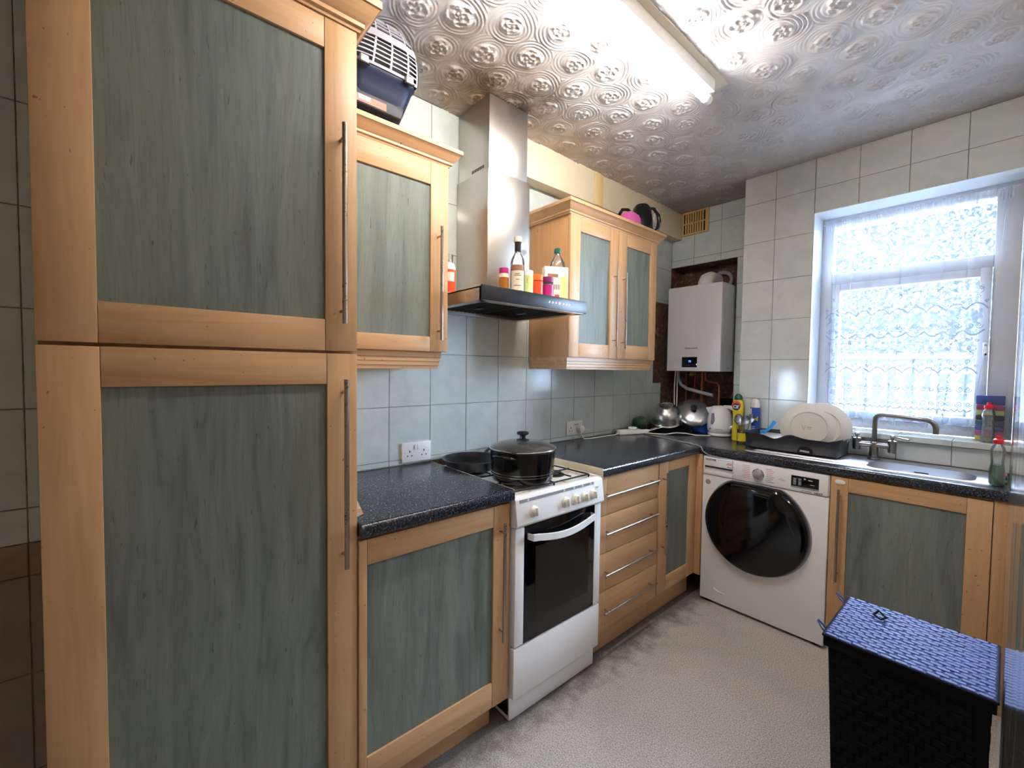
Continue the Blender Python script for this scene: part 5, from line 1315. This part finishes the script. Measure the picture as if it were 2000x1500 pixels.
t = thing('white_dish', 'shallow white dish lying in the left of the drainer', 'dish', (.87, 2.73, .93))
obj('dish_body', B('ceramic', rot('X', 8, (.88, 2.72, .97))).box((.815, 2.635, .955), (.958, 2.82, .969), .006), t)
t = thing('washing_up_brush', 'sky blue brush handle sticking up behind the white dish', 'brush', (.87, 2.80, .97))
obj('brush_handle', B('skyblue').tube([(.835, 2.79, .985), (.862, 2.795, 1.01), (.876, 2.80, 1.035), (.885, 2.80, 1.052)], .0055, 8, sq=1.2, r1=.0085), t)
obj('brush_head', B('skyblue').tube([(.815, 2.785, .984), (.84, 2.79, .988)], .012, 10), t)

# ------------------------------------------------------------------ right end of the sink
def squeezy(label, c, z, h_, fill):
    t = thing('washing_up_bottle', label, 'bottle', (c[0], c[1], z))
    r = .0265
    P = [(0, 0), (r*.92, 0), (r, .004), (r, .05), (r*.82, .085), (r*.86, .11), (r*.98, .132), (r*.80, .150), (r*.45, .160), (r*.42, .165)]
    k = h_/.19
    obj('bottle_body', B('clearplastic').lathe([(a, z+b_*k) for a, b_ in P], (c[0], c[1], 0), n=28, cap=False, sx=.86, sy=1.1), t, 60)
    if fill: obj('liquid', B('greenliquid').lathe([(0, z+.003), (r*.90, z+.003), (r*.93, z+.05*k), (r*.80, z+.078*k), (0, z+.078*k)], (c[0], c[1], 0), n=28, sx=.86, sy=1.1), t, label='bright green liquid')
    cp_ = obj('cap', B('red').lathe([(r*.55, z+.160*k), (r*.60, z+.163*k), (r*.58, z+.176*k), (r*.3, z+.180*k), (r*.25, z+.19*k), (0, z+.19*k)], (c[0], c[1], 0), n=20), t)
    obj('flip_top', B('red').box((c[0]-.002, c[1]-.004, z+.176*k), (c[0]+.022, c[1]+.006, z+.181*k), .002), cp_)
    return t
squeezy('clear washing-up bottle half full of green liquid with red cap on the worktop end', (1.752, 2.585), .9025, .195, True)
squeezy('empty clear washing-up bottle with red cap on the windowsill', (1.716, 2.925), 1.0325, .182, False)
sg_ = thing('sponge_pack', 'clear plastic pack of stacked coloured sponges on the windowsill corner', 'sponge pack', (1.71, 2.99, 1.0325))
cols = ['yellow', 'pink', 'blue', 'teal', 'navy', 'limelabel', 'magenta', 'bluelabel']
z = 1.034
for i, m_ in enumerate(cols):
    h_ = .024 if i < 7 else .045
    obj('sponge', B(m_, rot('Z', 2*(-1)**i, (1.715, 2.986, 0))).box((1.674, 2.965, z), (1.764, 3.008, z+h_-.002), .004), sg_); z += h_
vv = []; ff = []
pk = [(1.668, 2.960), (1.770, 2.960), (1.770, 3.012), (1.668, 3.012)]
for j, (z_, k_) in enumerate(((1.0335, 1.0), (1.24, 1.0), (1.262, .9), (1.290, .55), (1.318, .35))):
    for (x, y) in pk: vv.append((1.718+(x-1.718)*(1. if j < 4 else .9), 2.986+(y-2.986)*k_*(1 if j < 3 else .5), z_+random.uniform(-.004, .004)*(j > 1)))
for j in range(4):
    for i in range(4): ff.append((j*4+i, j*4+(i+1) % 4, (j+1)*4+(i+1) % 4, (j+1)*4+i))
obj('wrapper', B('film').quads(vv, ff), sg_, smooth=False)
t = thing('scouring_cloth', 'folded pale green cloth at the sink end behind the green bottle', 'cloth', (1.745, 2.70, .9025))
obj('folded_cloth', B('limelabel').box((1.748, 2.640, .9027), (1.782, 2.790, .914), .004).m('teal').box((1.749, 2.645, .914), (1.781, 2.785, .925), .004).m('pink').box((1.750, 2.65, .925), (1.780, 2.70, .934), .003), t)

# ------------------------------------------------------------------ clear plastic sheet against the right wall
ny, nz = 70, 30; vv = []; ff = []
for j in range(nz+1):
    for i in range(ny+1):
        y = .30+2.14*i/ny; z = .02+2.2*j/nz
        x = 1.7868+.0012*math.sin(y*23+z*1.3)+.0010*math.sin(y*57+z*3.1)+.0005*math.sin(z*17+y*5)
        vv.append((x, y, z))
for j in range(nz):
    for i in range(ny): a = j*(ny+1)+i; ff.append((a, a+1, a+ny+2, a+ny+1))
fs_ = obj('plastic_sheet', B('film').quads(vv, ff), angle=180)
tag(fs_, 'creased clear plastic sheet hanging against the right-hand wall', 'plastic sheet')
# scrap of clear packaging hanging from the larder side above the short worktop
vv = [(.42, .4575, .975), (.43, .485, .965), (.44, .50, .94), (.46, .4575, .925), (.47, .490, .905), (.50, .478, .9025), (.49, .4575, .9030), (.52, .495, .9035), (.54, .462, .9035)]
pbg = obj('plastic_bag', B('film').quads(vv, [(0, 1, 3), (1, 2, 4, 3), (3, 4, 5, 6), (4, 2, 7, 5), (5, 7, 8, 6)]), smooth=False)
tag(pbg, 'scrap of clear plastic bag at the larder end of the short worktop', 'bag')
